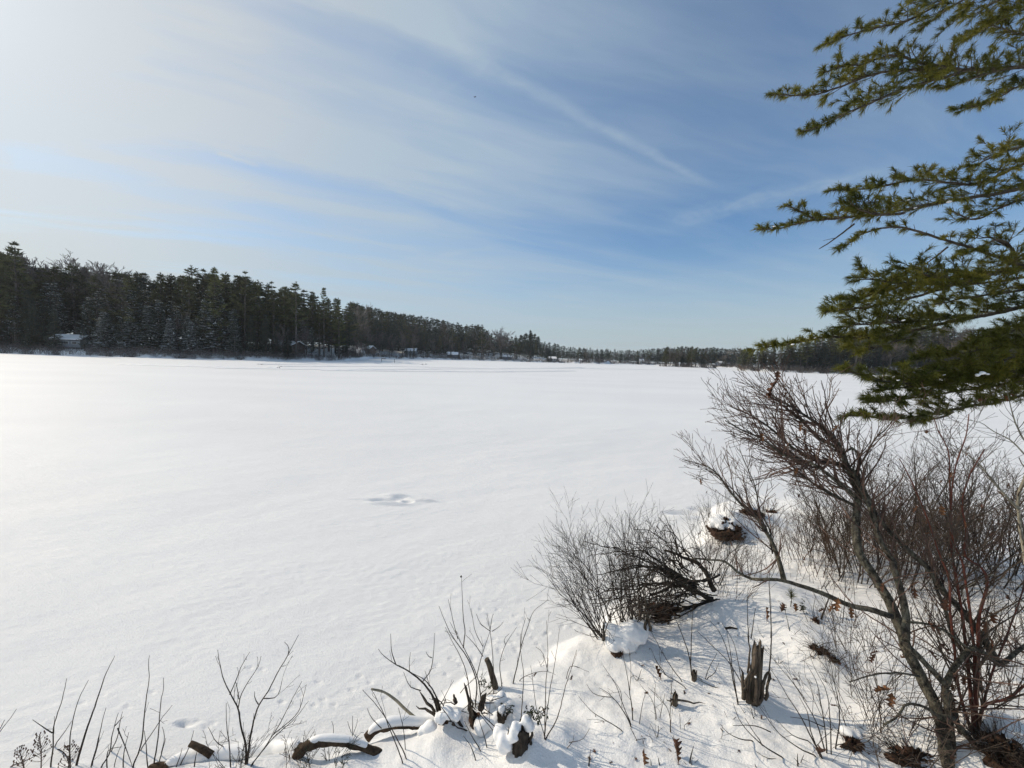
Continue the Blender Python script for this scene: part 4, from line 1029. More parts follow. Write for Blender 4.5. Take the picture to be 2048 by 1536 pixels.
rst([R7(1560, 1280), R7(1480, 1000), R7(1440, 700), R7(1410, 420), R7(1400, 200), R8(1500, 1140), R8(1420, 900), R8(1330, 700), R8(1260, 560)], 0.010, 0.003, 0, 0.3)
rst([R7(1600, 1280), R7(1680, 1080), R7(1790, 1060), R7(1931, 960), R7(2020, 880)], 0.012, 0.006, 0, -0.1)
rst([R7(1600, 1270), R7(1700, 900), R7(1830, 560), R7(1931, 260), R8(2060, 1120)], 0.008, 0.003, 0, 0.2)
def red_twigs(out):
    for i, (P, a, b) in enumerate(RS): twigs_on(rr_, out, P, a, b, 17, (0.2, 0.6), 2, 0.06, 0.15, 1.0, (0.3, 0.9), d2=5)
thing_shrub('red_stemmed_shrub', BR, 'red-caned shrub with upright rusty stems growing through the big alder', RS, red_twigs, ('twig_red', 'twig_brown'), 'shrub', 6, None, 14, True)

# the sapling at the very edge, with pale forking limbs against the ice
BS = at(2085, 1400, DR + 0.9); BS[2] = H1(BS[0], BS[1]); DS = depth_of(BS)
ES = []
def est(pts, r0, r1, d1=0.0): ES.append((wobble(nr_, trace(pts, DS, d1), 0.001), r0, r1))
est([(2090, 1430), (2075, 1250), (2050, 1110), (2038, 1030), (2036, 1000), (2052, 950), (2070, 900)], 0.018, 0.010)
est([(2038, 1020), (2010, 990), (1985, 961), (1960, 930), (1930, 905), (1905, 890)], 0.010, 0.003)
est([(2070, 900), (2048, 880), (2030, 845), (2018, 800), (2012, 770)], 0.008, 0.002)
est([(2060, 920), (2020, 880), (1985, 862), (1960, 845), (1935, 840)], 0.007, 0.002)
est([(2070, 1200), (2020, 1160), (1980, 1150), (1940, 1170)], 0.006, 0.002)
def edge_twigs(out):
    for i, (P, a, b) in enumerate(ES): twigs_on(rr_, out, P, a, b, 15, (0.15, 0.5), 2, 0.05, 0.25, 1.0, (0.3, 0.9), d2=5)
thing_shrub('bare_sapling', BS, 'pale-limbed bare sapling with a crooked fork reaching over the ice beneath the pine', ES, edge_twigs, ('twig_pale', 'twig_brown'), 'shrub', 7, None, 7, True)

# ------------------------------------------------------------------ generic many-stemmed shrubs
def bush(name, px, py, n, h, spread, label, mats, seed, lean=(0, 0), rad=(0.0035, 0.0065), dens=7, depth=2, rbase=0.12, cat='shrub', group=None, leaves=0, wander=0.08, up=0.03, stems=True, L2=(0.3, 0.6), z=0.0, dark=True, ex=0):
    r = random.Random(seed); b = G(px, py); b = b + np.array([0, 0, z]); o = empty(name, b, label, cat, group)
    tw = []; st = []
    for i in range(n):
        a = r.uniform(0, 6.28); q = math.sqrt(r.random()) * rbase
        x, y = b[0] + cos(a) * q, b[1] + sin(a) * q
        p = (x, y, H1(x, y) - 0.04 + z)
        a2 = a + r.gauss(0, 0.5); s = spread * r.uniform(0.2, 1.0)
        d = (cos(a2) * s + lean[0], sin(a2) * s + lean[1], 1.0); k = math.sqrt(sum(c * c for c in d)); d = tuple(c / k for c in d)
        out = []
        grow(r, out, p, d, h * r.uniform(0.55, 1.05), r.uniform(*rad), depth, dens, wander, up, (0.3, 0.8), 0.35, 0.0013, L2)
        st.append(out[0]); tw += out[1:]
    if stems and len(st) <= 60:
        for P, R in st:
            m = MB(); m.tubes([(P, R)], 5); m.build('stem', M[mats[0]], o, True)
    else:
        m = MB(); m.tubes(st, 4); m.build('stems', M[mats[0]], o, True)
    m = MB(); m.tubes(tw, 3, cap=False)
    if m.n: m.build('twigs', M[mats[1]], o, True)
    for i in range(leaves): hang_leaf(o, LR.choice(tw)[0][-1], LR.uniform(0.4, 0.8), dark)
    return o

# thicket behind the alder, along the far edge of the point
for k, (px, py, n, h, mats, lab) in enumerate((
        (1640, 1128, 30, 0.75, ('twig_rust', 'twig_rust'), 'low rusty thicket bush nearest the snow-capped tussock'),
        (1712, 1142, 34, 0.95, ('twig_brown', 'twig_brown'), 'dense brown thicket bush behind the leaning alder trunks'),
        (1790, 1126, 36, 1.05, ('twig_rust', 'twig_rust'), 'tall rusty thicket bush in the middle of the thicket by the ice'),
        (1862, 1118, 34, 1.0, ('twig_brown', 'twig_brown'), 'grey-brown thicket bush between the red canes and the tall rusty bush'),
        (1935, 1122, 30, 0.95, ('twig_rust', 'twig_red'), 'reddish thicket bush behind the red canes'),
        (2002, 1118, 32, 1.05, ('twig_dark', 'twig_rust'), 'dark upright thicket bush standing alone against the ice at the thicket end'),
        (1740, 1070, 30, 0.9, ('twig_dark', 'twig_brown'), 'rear thicket bush whose base touches the lake ice'),
        (1612, 1108, 26, 0.8, ('twig_rust', 'twig_rust'), 'brown thicket bush at the open edge of the thicket, toward the snow-capped tussock'),
        (1672, 1100, 30, 0.9, ('twig_brown', 'twig_rust'), 'brown thicket bush just past the upper alder limbs'),
        (1640, 1065, 20, 0.6, ('twig_rust', 'twig_rust'), 'small rusty bush on the open snow of the point'))):
    bush('thicket_bush', px, py, int(n * 0.7), h * 0.95, 0.5, lab, mats, 200 + k, (0.02, 0), (0.003, 0.006), 10, 2, 0.5, 'shrub', 'bushes of the thicket by the ice', 3, 0.11)
for k, (px, py, n, h, sp, mats, lab) in enumerate((
        (1690, 1150, 15, 1.7, 0.35, ('twig_brown', 'twig_brown'), 'tall open bush rising over the brown thicket just behind the alder trunks'),
        (1770, 1160, 16, 1.9, 0.4, ('twig_dark', 'twig_brown'), 'tall open bush over the middle of the thicket, with dark stems'),
        (1845, 1150, 16, 1.85, 0.4, ('twig_brown', 'twig_rust'), 'tall open bush over the thicket beside the red canes'),
        (1935, 1160, 16, 1.8, 0.4, ('twig_dark', 'twig_brown'), 'tall dark-stemmed bush with curled black leaves over the thicket'),
        (2010, 1135, 11, 1.5, 0.35, ('twig_dark', 'twig_dark'), 'dark many-stemmed bush at the thicket end beneath the pale crooked limb'))):
    bush('tall_bush', px, py, n, h, sp, lab, mats, 220 + k, (-0.12, 0), (0.005, 0.010), 8, 2, 0.4, 'shrub', 'tall bushes over the thicket', 9, 0.14, 0.03, True, (0.22, 0.45))

# centre bush standing at the water's edge
for k, (px, py, n, h, lean, lab) in enumerate(((1240, 1264, 30, 1.28, (-0.22, 0.05), 'many-stemmed dark bush fanning upward beside the snow-capped rotten stump'),
        (1286, 1238, 16, 1.15, (-0.12, 0.1), 'finer dark bush just behind the snow-capped rotten stump'),
        (1340, 1205, 15, 1.0, (-0.22, 0.1), 'tangled dark bush standing among the fallen branches'),
        (1403, 1170, 14, 0.9, (-0.30, 0.1), 'dark leaning bush at the root of the fallen branches'))):
    bush('willow_bush', px, py, n, h, 0.75, lab, ('twig_dark', 'twig_dark'), 301 + k * 20, lean, (0.004, 0.0085), 8, 2, 0.24, 'shrub', 'dark bushes at the waterline', 3, 0.13, 0.045)
# fallen branches arching out of one root
def brush_pile():
    r = random.Random(41); n_ = np.random.default_rng(41); b = G(1415, 1205); D = depth_of(b); o = empty('fallen_branches', b, 'sprawling dark fallen branches arching low over the snow toward the many-stemmed bush', 'branches')
    tw = []
    def arch(x0, y0, x1, y1, bow, r0, d0, d1):
        t = np.linspace(0, 1, 6); px = x0 + (x1 - x0) * t; py = y0 + (y1 - y0) * t - bow * np.sin(pi * t)
        P = resample([at(a, c, D + d0 + (d1 - d0) * q) for a, c, q in zip(px, py, t)], 0.06); P = wobble(n_, P, 0.013)
        k = np.array([height(P[:, 0], P[:, 1]) + r0 * 0.7]).ravel(); P[:, 2] = np.maximum(P[:, 2], k)
        m = MB(); m.tubes([(P, taper(len(P), r0, r0 * 0.35))], 6); m.build('branch', M['bark_dark'], o, True)
        twigs_on(r, tw, P, r0, r0 * 0.4, 7, (0.12, 0.45), 2, 0.05, 0.3, 1.0, (0.3, 0.9), 0.1, d2=5)
    for i in range(30):
        x0, y0 = r.uniform(1365, 1440), r.uniform(1140, 1240)
        arch(x0, y0, r.uniform(1165, 1330), y0 + r.uniform(-110, 65), r.uniform(-10, 45), r.uniform(0.005, 0.014), 0.0, r.uniform(-0.5, 0.5))
    for i in range(12):
        x0, y0 = r.uniform(1350, 1400), r.uniform(1120, 1180)
        arch(x0, y0, r.uniform(1230, 1330), r.uniform(1010, 1120), r.uniform(10, 40), r.uniform(0.006, 0.010), 0.0, r.uniform(-0.2, 0.5))
    arch(1432, 1185, 1330, 1100, 12, 0.035, 0.0, 0.25); arch(1425, 1200, 1300, 1190, 22, 0.03, 0.0, 0.1); arch(1395, 1190, 1290, 1155, 30, 0.02, 0, 0.1)
    arch(1420, 1130, 1375, 1098, 12, 0.010, 0.3, 0.3); arch(1375, 1100, 1350, 1125, 6, 0.009, 0.3, 0.2)
    m = MB(); m.tubes(tw, 3, cap=False); m.build('twigs', M['twig_dark'], o, True)
brush_pile()
def litter_heap(name, px, py, rx, ry, hz, label, seed, cat='litter', mat='litter', n=260, snow=None, stalks=140, dn=0.0):
    """a tussock: a lumpy root mound with dead stalks and scraps standing out of it"""
    r = random.Random(seed); b = G(px, py); o = empty(name, b, label, cat)
    m, k = 18, 44; hz = hz * 0.8; V = []
    for j in range(m):
        f = j / (m - 1) * pi / 2; a = np.linspace(0, 2 * pi, k, endpoint=False)
        g = 1 + 0.55 * perlin(np.cos(a) * 1.7 + seed, np.sin(a) * 1.7 + f * 2, seed) + 0.40 * perlin(np.cos(a) * 5 + seed, np.sin(a) * 5 + f * 5, seed + 1)
        V.append(np.stack([rx * cos(f) * np.cos(a) * g, ry * cos(f) * np.sin(a) * g, -0.05 + (hz + 0.05) * sin(f) * g], 1))
    V = np.concatenate(V) + b; idx = np.arange(m * k).reshape(m, k); a_, b_ = idx[:-1], idx[1:]
    link('root_mound', mesh_np('root_mound', local(o, V), np.stack([a_, np.roll(a_, -1, 1), np.roll(b_, -1, 1), b_], -1).reshape(-1, 4), None, M[mat], True), o)
    tw = []
    for i in range(stalks):
        a = r.uniform(0, 6.28); f = r.uniform(0.0, 1.2); c = (b[0] + rx * cos(f) * cos(a), b[1] + ry * cos(f) * sin(a), b[2] + hz * sin(f) * 0.9)
        d = (cos(a) * 0.8 + r.gauss(0, .3), sin(a) * 0.8 + r.gauss(0, .3), r.uniform(-0.2, 1.0)); q = math.sqrt(sum(x * x for x in d))
        grow(r, tw, c, tuple(x / q for x in d), r.uniform(0.06, 0.26), r.choice((0.0012, 0.0018, 0.003)), 1 if r.random() < 0.3 else 0, 6, 0.22, -0.02, rmin=0.001)
    mm = MB(); mm.tubes(tw, 3); mm.build('stalks', M['twig_brown' if seed % 2 else 'twig_dark'], o, True)
    fl = MB()
    for i in range(int(min(220, 1400 * rx * max(ry, 0.08) + 10))):           # scraps of dead leaf on it
        a = r.uniform(0, 6.28); f = r.uniform(0.0, 1.3); e = 1.15 if f < 0.4 else 1.02
        c = np.array([b[0] + rx * e * cos(f) * cos(a), b[1] + ry * e * cos(f) * sin(a), b[2] + hz * sin(f) * 1.05 + 0.005]); Rm = rot3(r.uniform(-1, 1), r.uniform(-1, 1), r.uniform(0, 6.28)); s = r.uniform(0.012, 0.035)
        v = np.array([(-1, 0, 0), (-0.3, -0.5, 0.15), (0.6, -0.35, 0.1), (1, 0, 0.25), (0.5, 0.45, 0.2), (-0.4, 0.4, 0.1), (0, 0, -0.18)]) * s
        fl.add(v @ Rm.T + c, None, [(0, 1, 6), (1, 2, 6), (2, 3, 6), (3, 4, 6), (4, 5, 6), (5, 0, 6), (1, 0, 2), (2, 0, 3), (3, 0, 4), (4, 0, 5)])
    fl.build('leaf_scraps', M['leaf_dark'], o)
    if snow:
        P = [b + np.array(s[:3]) for s in snow]; snow_lump(o, P, [s[3] for s in snow], 0.62, seed)
    return o
litter_heap('leaf_litter', 1340, 1226, 0.42, 0.20, 0.03, 'patch of bare brown leaf litter under the fallen branches', 51, stalks=220)
litter_heap('tussock', 1452, 1066, 0.27, 0.24, 0.24, 'dark rooty tussock under a thick cap of snow out on the point', 52, 'tussock', snow=((-0.10, 0.05, 0.17, 0.14), (0.06, 0.02, 0.18, 0.13), (-0.22, 0.03, 0.14, 0.10), (0.18, 0.08, 0.15, 0.13), (-0.15, -0.09, 0.14, 0.07), (0.02, -0.11, 0.14, 0.07), (0.0, 0.2, 0.12, 0.18)))
bush('tussock_twigs', 1450, 1092, 26, 0.34, 0.6, 'low brown twigs sprouting right from the foot of the snow-capped tussock', ('twig_dark', 'twig_brown'), 315, (0, 0), (0.002, 0.004), 10, 2, 0.3, wander=0.14)
bush('tussock_twigs', 1448, 1150, 30, 0.55, 0.35, 'fine rusty twigs rising in front of the snow-capped tussock', ('twig_rust', 'twig_rust'), 303, (0, 0), (0.002, 0.004), 10, 2, 0.25)
bush('tussock_twigs', 1500, 1150, 18, 0.5, 0.4, 'sparse brown twigs by the trunk that rises from the long alder limb', ('twig_brown', 'twig_brown'), 304, (0, 0), (0.002, 0.004), 9, 2, 0.3)
bush('tussock_twigs', 1440, 1030, 26, 0.6, 0.5, 'dark twigs standing on top behind the snow-capped tussock', ('twig_dark', 'twig_dark'), 305, (-0.1, 0), (0.002, 0.0045), 9, 2, 0.3, leaves=4)
litter_heap('tussock', 1500, 1028, 0.16, 0.14, 0.12, 'small black tussock at the tip of the snowy point', 53, 'tussock', snow=((0.0, 0.02, 0.11, 0.09), (0.12, 0.0, 0.06, 0.08)), stalks=110)
litter_heap('tussock', 1540, 1025, 0.10, 0.08, 0.07, 'tiny dark tussock half under snow beside the small black one', 54, 'tussock', snow=((0.0, 0.03, 0.06, 0.06),), stalks=60)
bush('tussock_twigs', 1470, 1195, 22, 0.35, 0.4, 'short bristling twigs at the root of the fallen branches', ('twig_rust', 'twig_brown'), 306, (0.1, 0), (0.0018, 0.003), 9, 1, 0.2)
# ------------------------------------------------------------------ stumps, logs, snow-capped wood
def broken_stump():
    b = G(1507, 1402); o = empty('broken_stump', b, 'tall jagged grey tree stump with splintered sides standing in the open snow', 'stump'); r = random.Random(61)
    D = depth_of(b); hp = 130 / F * D
    jagged_stump(o, b + np.array([0.005, 0, 0]), hp * 1.05, 0.040, 61, amp=0.22)
    def sp(px0, py0, px1, py1, w, dd=0.0):
        m = MB(); a, c = at(px0, py0, D + dd), at(px1, py1, D + dd); dry_splinter(r, m, a, c - a, float(np.linalg.norm(c - a)), w)
        m.build('splinter', M['wood_weathered'], o, True)
    for a in ((1503, 1405, 1512, 1284, 0.022, -0.03), (1497, 1404, 1497, 1320, 0.020, -0.05), (1488, 1398, 1484, 1333, 0.017, -0.02), (1488, 1380, 1496, 1340, 0.014, -0.04), (1499, 1345, 1497, 1268, 0.008, 0.0), (1521, 1370, 1536, 1341, 0.017, -0.03), (1530, 1402, 1541, 1343, 0.015, 0.0),
              (1512, 1405, 1513, 1350, 0.026, -0.07), (1520, 1405, 1528, 1365, 0.017, -0.05), (1518, 1330, 1519, 1278, 0.010, 0.0), (1507, 1330, 1507, 1279, 0.014, 0.01), (1526, 1400, 1537, 1375, 0.010, 0.03)): sp(*a)
    snow_lump(o, [at(1511, 1354, D - 0.085), at(1532, 1385, D + 0.03), at(1492, 1352, D + 0.01)], [0.014, 0.024, 0.010], 0.8, 61)
broken_stump()
def small_stump(px, py, ph, r, seed, label, extra=()):
    b = G(px, py); D = depth_of(b); o = empty('small_stump', b, label, 'stump'); rr = random.Random(seed)
    jagged_stump(o, b, ph / F * D, r, seed, amp=0.3)
    for (x0, y0, x1, y1, w) in extra:
        m = MB(); a, c = at(x0, y0, D - 0.02), at(x1, y1, D - 0.02); dry_splinter(rr, m, a, c - a, float(np.linalg.norm(c - a)), w); m.build('splinter', M['wood_weathered'], o, True)
    return o
for k_ in range(70):                                                         # bits of bark, bud scales and leaf dropped on the snow
    r_ = LR; px_, py_ = r_.uniform(1150, 1780), r_.uniform(1180, 1530)
    if shore_dist(*[np.array([q]) for q in G(px_, py_)[:2]])[0] < 0.3: continue
    g_ = G(px_, py_); o_ = empty('bark_scrap', g_, 'tiny scrap of bark or leaf lying loose on the snowy bank', 'debris', 'scraps on the snowy bank')
    l_ = link('flake', LEAF_ME[r_.randrange(6) + 6], o_); l_.scale = (r_.uniform(0.15, 0.5),) * 3; l_.rotation_euler = (r_.uniform(-0.4, 0.4), r_.uniform(-0.4, 0.1), r_.uniform(0, 6.28)); l_.location = (0, 0, 0.006)
small_stump(1388, 1362, 27, 0.020, 62, 'thin broken stub with a long bare shoot growing beside it', ((1386, 1358, 1382, 1345, 0.006),))
small_stump(1349, 1412, 30, 0.022, 63, 'knobbly stub with a horizontal stick poking out of it', ((1350, 1402, 1412, 1409, 0.008), (1350, 1400, 1332, 1397, 0.007), (1350, 1395, 1350, 1378, 0.007), (1343, 1412, 1341, 1394, 0.006)))
o = log_thing('leaning_stub', [(992, 1378), (984, 1350), (978, 1328), (973, 1318)], depth_of(G(992, 1376)), 0.0, 0.030, 0.024, 'greenish cut stub leaning beside the tangle of shoots at the shore', 'stump', 'wood_weathered')[0]
def snow_stump():
    b = G(1243, 1300); D = depth_of(b); o = empty('rotten_stump', b, 'rotten stump buried under rounded heaps of snow below the many-stemmed bush', 'stump'); r = random.Random(64)
    jagged_stump(o, at(1232, 1312, D), 0.16, 0.075, 64, 'litter', amp=0.5); jagged_stump(o, at(1252, 1302, D + 0.04), 0.14, 0.055, 65, 'litter', amp=0.5)
    for (x0, y0, x1, y1, w) in ((1208, 1280, 1207, 1243, 0.022), (1290, 1262, 1296, 1222, 0.020), (1289, 1240, 1291, 1185, 0.013), (1302, 1262, 1298, 1235, 0.018), (1278, 1240, 1281, 1215, 0.012), (1220, 1240, 1222, 1222, 0.014)):
        m = MB(); a, c = at(x0, y0, D), at(x1, y1, D); dry_splinter(r, m, a, c - a, float(np.linalg.norm(c - a)), w); m.build('splinter', M['wood_weathered'], o, True)
    P, R = [], []
    for px, py, rr, dd in ((1225, 1288, 0.085, 0), (1240, 1270, 0.11, 0.06), (1262, 1262, 0.12, 0.05), (1222, 1262, 0.09, 0.08), (1278, 1270, 0.10, 0.02), (1250, 1288, 0.085, -0.02), (1285, 1255, 0.08, 0.06), (1265, 1292, 0.06, -0.02)):
        P.append(at(px, py, D + dd)); R.append(rr)
    snow_lump(o, P, R, 0.85, 6)
snow_stump()

def D_(px, py): return depth_of(G(px, py))
# logs along the bottom edge
lo, P = log_thing('arched_log', [(590, 1522), (602, 1500), (628, 1486), (680, 1483), (722, 1492), (768, 1514)], D_(690, 1510), 0.05, 0.037, 0.028, 'curved brown log bridging the snow with a rim of snow along its back', 'log', 'wood_log', (0.18, 0.86, 0.8), 0, 14, 0.3)
lo2, P2 = log_thing('hoop_log', [(733, 1476), (748, 1461), (775, 1451), (806, 1447), (838, 1449), (866, 1447), (893, 1433), (918, 1424)], D_(800, 1478), 0.18, 0.036, 0.030, 'log bent like a half hoop out of the snow, piled with thick snow', 'log', 'wood_log', (0.0, 1.0, 1.15), 0.0, 14, 0.3)
log_thing('cut_log', [(380, 1487), (400, 1496), (424, 1510)], D_(405, 1512) - 0.06, 0.0, 0.022, 0.026, 'short brown cut log end sticking out of a snow-covered trunk', 'log', 'wood_log', None)
log_thing('log_butt', [(300, 1536), (322, 1530), (352, 1540)], D_(330, 1535), 0.0, 0.024, 0.022, 'dark butt of a log just showing at the bottom edge below the cut log', 'log', 'wood_log', None)
def covered_trunk():
    Pp = [G(x, y) + np.array([0, 0, 0.02]) for x, y in ((330, 1536), (370, 1525), (420, 1519), (480, 1512), (540, 1505), (600, 1498))]
    P = resample(Pp, 0.03); o = empty('buried_trunk', P[0], 'fallen trunk wholly buried in a smooth roll of snow beside the cut log', 'log')
    V, q, t = bark_tube(P, np.full(len(P), 0.03), 10, 0.1, 3); link('wood', mesh_np('wood', local(o, V), q, t, M['wood_log'], True), o)
    P[:, 2] += 0.02; snow_tube(o, P, np.full(len(P), 0.055), 0.6)
covered_trunk()
log_thing('driftwood_stick', [(742, 1378), (765, 1383), (790, 1399), (810, 1418), (836, 1440)], D_(800, 1460), 0.08, 0.009, 0.013, 'pale bent stick propped over the hoop-shaped log', 'stick', 'twig_pale', None, 0, 8)
def shore_tangle():
    """the rotten stump at the shore: roots, cut sticks, snow pillows"""
    b = G(925, 1440); D = depth_of(b); o = empty('shore_stump', b, 'rotting shore stump bristling with dark broken sticks under pillows of snow', 'stump'); r = random.Random(66)
    for (x0, y0, x1, y1, w, dd) in ((868, 1425, 838, 1380, 0.013, 0), (872, 1430, 830, 1412, 0.013, 0.02), (880, 1420, 862, 1385, 0.016, 0.05), (915, 1440, 940, 1478, 0.014, -0.06), (900, 1440, 910, 1475, 0.013, -0.05), (880, 1440, 890, 1475, 0.012, -0.04), (905, 1450, 925, 1474, 0.012, -0.08),
                                    (944, 1430, 930, 1365, 0.017, 0.0), (960, 1420, 972, 1385, 0.03, 0.05), (965, 1420, 963, 1390, 0.022, 0.06), (912, 1405, 905, 1388, 0.02, 0.06), (946, 1445, 940, 1385, 0.012, -0.02), (950, 1440, 935, 1410, 0.018, -0.01)):
        m = MB(); a, c = at(x0, y0, D + dd), at(x1, y1, D + dd); dry_splinter(r, m, a, c - a, float(np.linalg.norm(c - a)), w); m.build('broken_stick', M['wood_weathered' if y1 < y0 else 'bark_dark'], o, True)
    jagged_stump(o, at(890, 1448, D - 0.02), 0.12, 0.06, 67, 'litter', amp=0.5); jagged_stump(o, at(950, 1452, D), 0.14, 0.05, 68, 'litter', amp=0.5)
    snow_lump(o, [at(895, 1425, D - 0.07), at(912, 1430, D - 0.08), at(880, 1436, D - 0.09), at(860, 1455, D - 0.06), at(845, 1462, D - 0.07), at(985, 1405, D + 0.1), at(1000, 1398, D + 0.08), at(965, 1450, D - 0.06), at(990, 1440, D - 0.02)],
              [0.055, 0.05, 0.05, 0.06, 0.045, 0.07, 0.06, 0.075, 0.08], 0.75, 7)
    tw = []
    for i in range(26):
        x, y = r.uniform(870, 1000), r.uniform(1385, 1455); p = at(x, y, D + r.uniform(-0.05, 0.1))
        d = (r.gauss(0, 0.6), r.gauss(-0.2, 0.4), r.uniform(-0.4, 0.9)); q = math.sqrt(sum(c * c for c in d)); grow(r, tw, tuple(p), tuple(c / q for c in d), r.uniform(0.08, 0.25), 0.0045, 1, 8, 0.16, 0)
    m = MB(); m.tubes(tw, 4); m.build('roots', M['bark_dark'], o, True)
shore_tangle()
def snow_hooded(px, py, label, seed, w, hgt, lumps, spl):
    b = G(px, py); D = depth_of(b); o = empty('snow_hooded_stump', b, label, 'stump'); r = random.Random(seed)
    jagged_stump(o, b, hgt, w, seed, 'bark_dark', amp=0.3)
    for (x0, y0, x1, y1, ww) in spl:
        m = MB(); a, c = at(x0, y0, D - 0.02), at(x1, y1, D - 0.02); dry_splinter(r, m, a, c - a, float(np.linalg.norm(c - a)), ww); m.build('splinter', M['bark_dark'], o, True)
    snow_lump(o, [at(x, y, D + dd) for x, y, _, dd in lumps], [q for _, _, q, _ in lumps], 1.0, seed)
    return o
snow_hooded(1040, 1496, 'black hollow stump hooded with two tall knobs of snow', 71, 0.055, 0.20, ((1032, 1455, 0.042, -0.02), (1028, 1470, 0.045, -0.03), (1054, 1440, 0.040, 0.0), (1060, 1452, 0.04, 0.0), (1010, 1482, 0.07, 0.0), (1000, 1465, 0.06, 0.04)),
            ((1035, 1500, 1028, 1470, 0.018), (1050, 1498, 1056, 1462, 0.018), (1044, 1502, 1046, 1458, 0.016), (1062, 1490, 1066, 1455, 0.014), (1024, 1490, 1014, 1455, 0.008)))
snow_hooded(1003, 1440, 'small dark stub with a snow knob and a sprig of leaves beside it', 72, 0.035, 0.10, ((1003, 1418, 0.032, 0.0), (1006, 1426, 0.03, 0.0)), ((1000, 1442, 996, 1420, 0.012), (1012, 1440, 1014, 1425, 0.010)))
def sprig(px, py, dep, n, L, label, seed, spread=0.8, upz=0.9, lean=(0.3, 0)):
    """a sprig of small leathery drooping leaves"""
    r = random.Random(seed); p = at(px, py, dep); o = empty('leafy_sprig', p, label, 'plant')
    tw = []; V, Q = MB(), None
    for i in range(n):
        d = (r.gauss(0, spread) + lean[0], r.gauss(0, spread) + lean[1], upz); q = math.sqrt(sum(c * c for c in d)); grow(r, tw, tuple(p), tuple(c / q for c in d), L * r.uniform(0.6, 1.1), 0.002, 0, 0, 0.15, 0.0)
    lm = MB()
    for P, R in tw:
        P = np.array(P)
        for k in range(2, len(P)):
            for s in range(3):
                d = np.array([r.gauss(0, 1), r.gauss(0, 1), r.gauss(-0.5, 0.6)]); d /= np.linalg.norm(d); l = r.uniform(0.02, 0.035); sd = np.cross(d, [r.gauss(0, 1), r.gauss(0, 1), 1]); sd /= np.linalg.norm(sd); nn = np.cross(d, sd) * 0.003
                a = P[k]; v = np.array([a, a + d * l * 0.5 + sd * l * 0.2, a + d * l, a + d * l * 0.5 - sd * l * 0.2, a + d * l * 0.5 + nn, a + d * l * 0.5 - nn])
                lm.add(v, None, [(0, 1, 4), (1, 2, 4), (2, 3, 4), (3, 0, 4), (1, 0, 5), (2, 1, 5), (3, 2, 5), (0, 3, 5)])
    m = MB(); m.tubes(tw, 4); m.build('stalks', M['twig_dark'], o, True); lm.build('leaves', M['leaf_green'], o)
    return o
sprig(1068, 1440, D_(1040, 1496) + 0.02, 12, 0.12, 'dark leathery sprig beside the two snow knobs of the hollow stump', 81)
sprig(1014, 1432, D_(1003, 1440), 8, 0.09, 'little leafy sprig by the small stub with one snow knob', 82)
sprig(968, 1375, D_(975, 1390), 7, 0.09, 'thin leafy sprig at the foot of the leaning stub', 83)
sprig(1600, 1222, D_(1600, 1226), 8, 0.13, 'leafy sprig standing in the dip under the long alder limb', 84)
# pine seedling under the alder limb
def seedling():
    b = G(1581, 1215); r = random.Random(85); o = empty('pine_seedling', b, 'tiny green pine seedling in the snow under the long alder limb', 'plant')
    m = MB(); m.tubes([(np.array([b, b + [0.005, 0, 0.09], b + [0.0, 0, 0.17]]), np.array([0.004, 0.003, 0.002]))], 5); m.build('stem', M['twig_brown'], o)
    nd = []
    for i in range(110):
        p = b + np.array([0, 0, r.uniform(0.10, 0.18)]); d = np.array([r.gauss(0, 0.5), r.gauss(0, 0.5), r.uniform(0.1, 1)]); d /= np.linalg.norm(d); L = r.uniform(0.06, 0.10)
        nd.append((np.array([p, p + d * L * 0.5, p + d * L + [0, 0, -0.01]]), np.array([0.0012, 0.001, 0.0004])))
    m = MB(); m.tubes(nd, 3, cap=False); m.build('needles', M['needle'], o)
seedling()

for k_ in range(26):
    px_, py_ = LR.uniform(1080, 1800), LR.uniform(1200, 1530); g_ = G(px_, py_)
    if shore_dist(g_[:1], g_[1:2])[0] < 0.25: continue
    o_ = empty('twig_stub', g_, 'short dark twig end poking up out of the snowy bank', 'twig', 'twig ends in the snowy bank'); tw_ = []
    for j_ in range(LR.choice((1, 1, 2, 3))):
        grow(LR, tw_, (g_[0] + LR.gauss(0, 0.015), g_[1] + LR.gauss(0, 0.015), g_[2] - 0.02), (LR.gauss(0, 0.35), LR.gauss(0, 0.35), 0.9), LR.uniform(0.05, 0.16), LR.uniform(0.002, 0.0045), 1, 9, 0.16, 0)
    m_ = MB(); m_.tubes(tw_, 4); m_.build('stem', M['twig_dark'], o_, True)
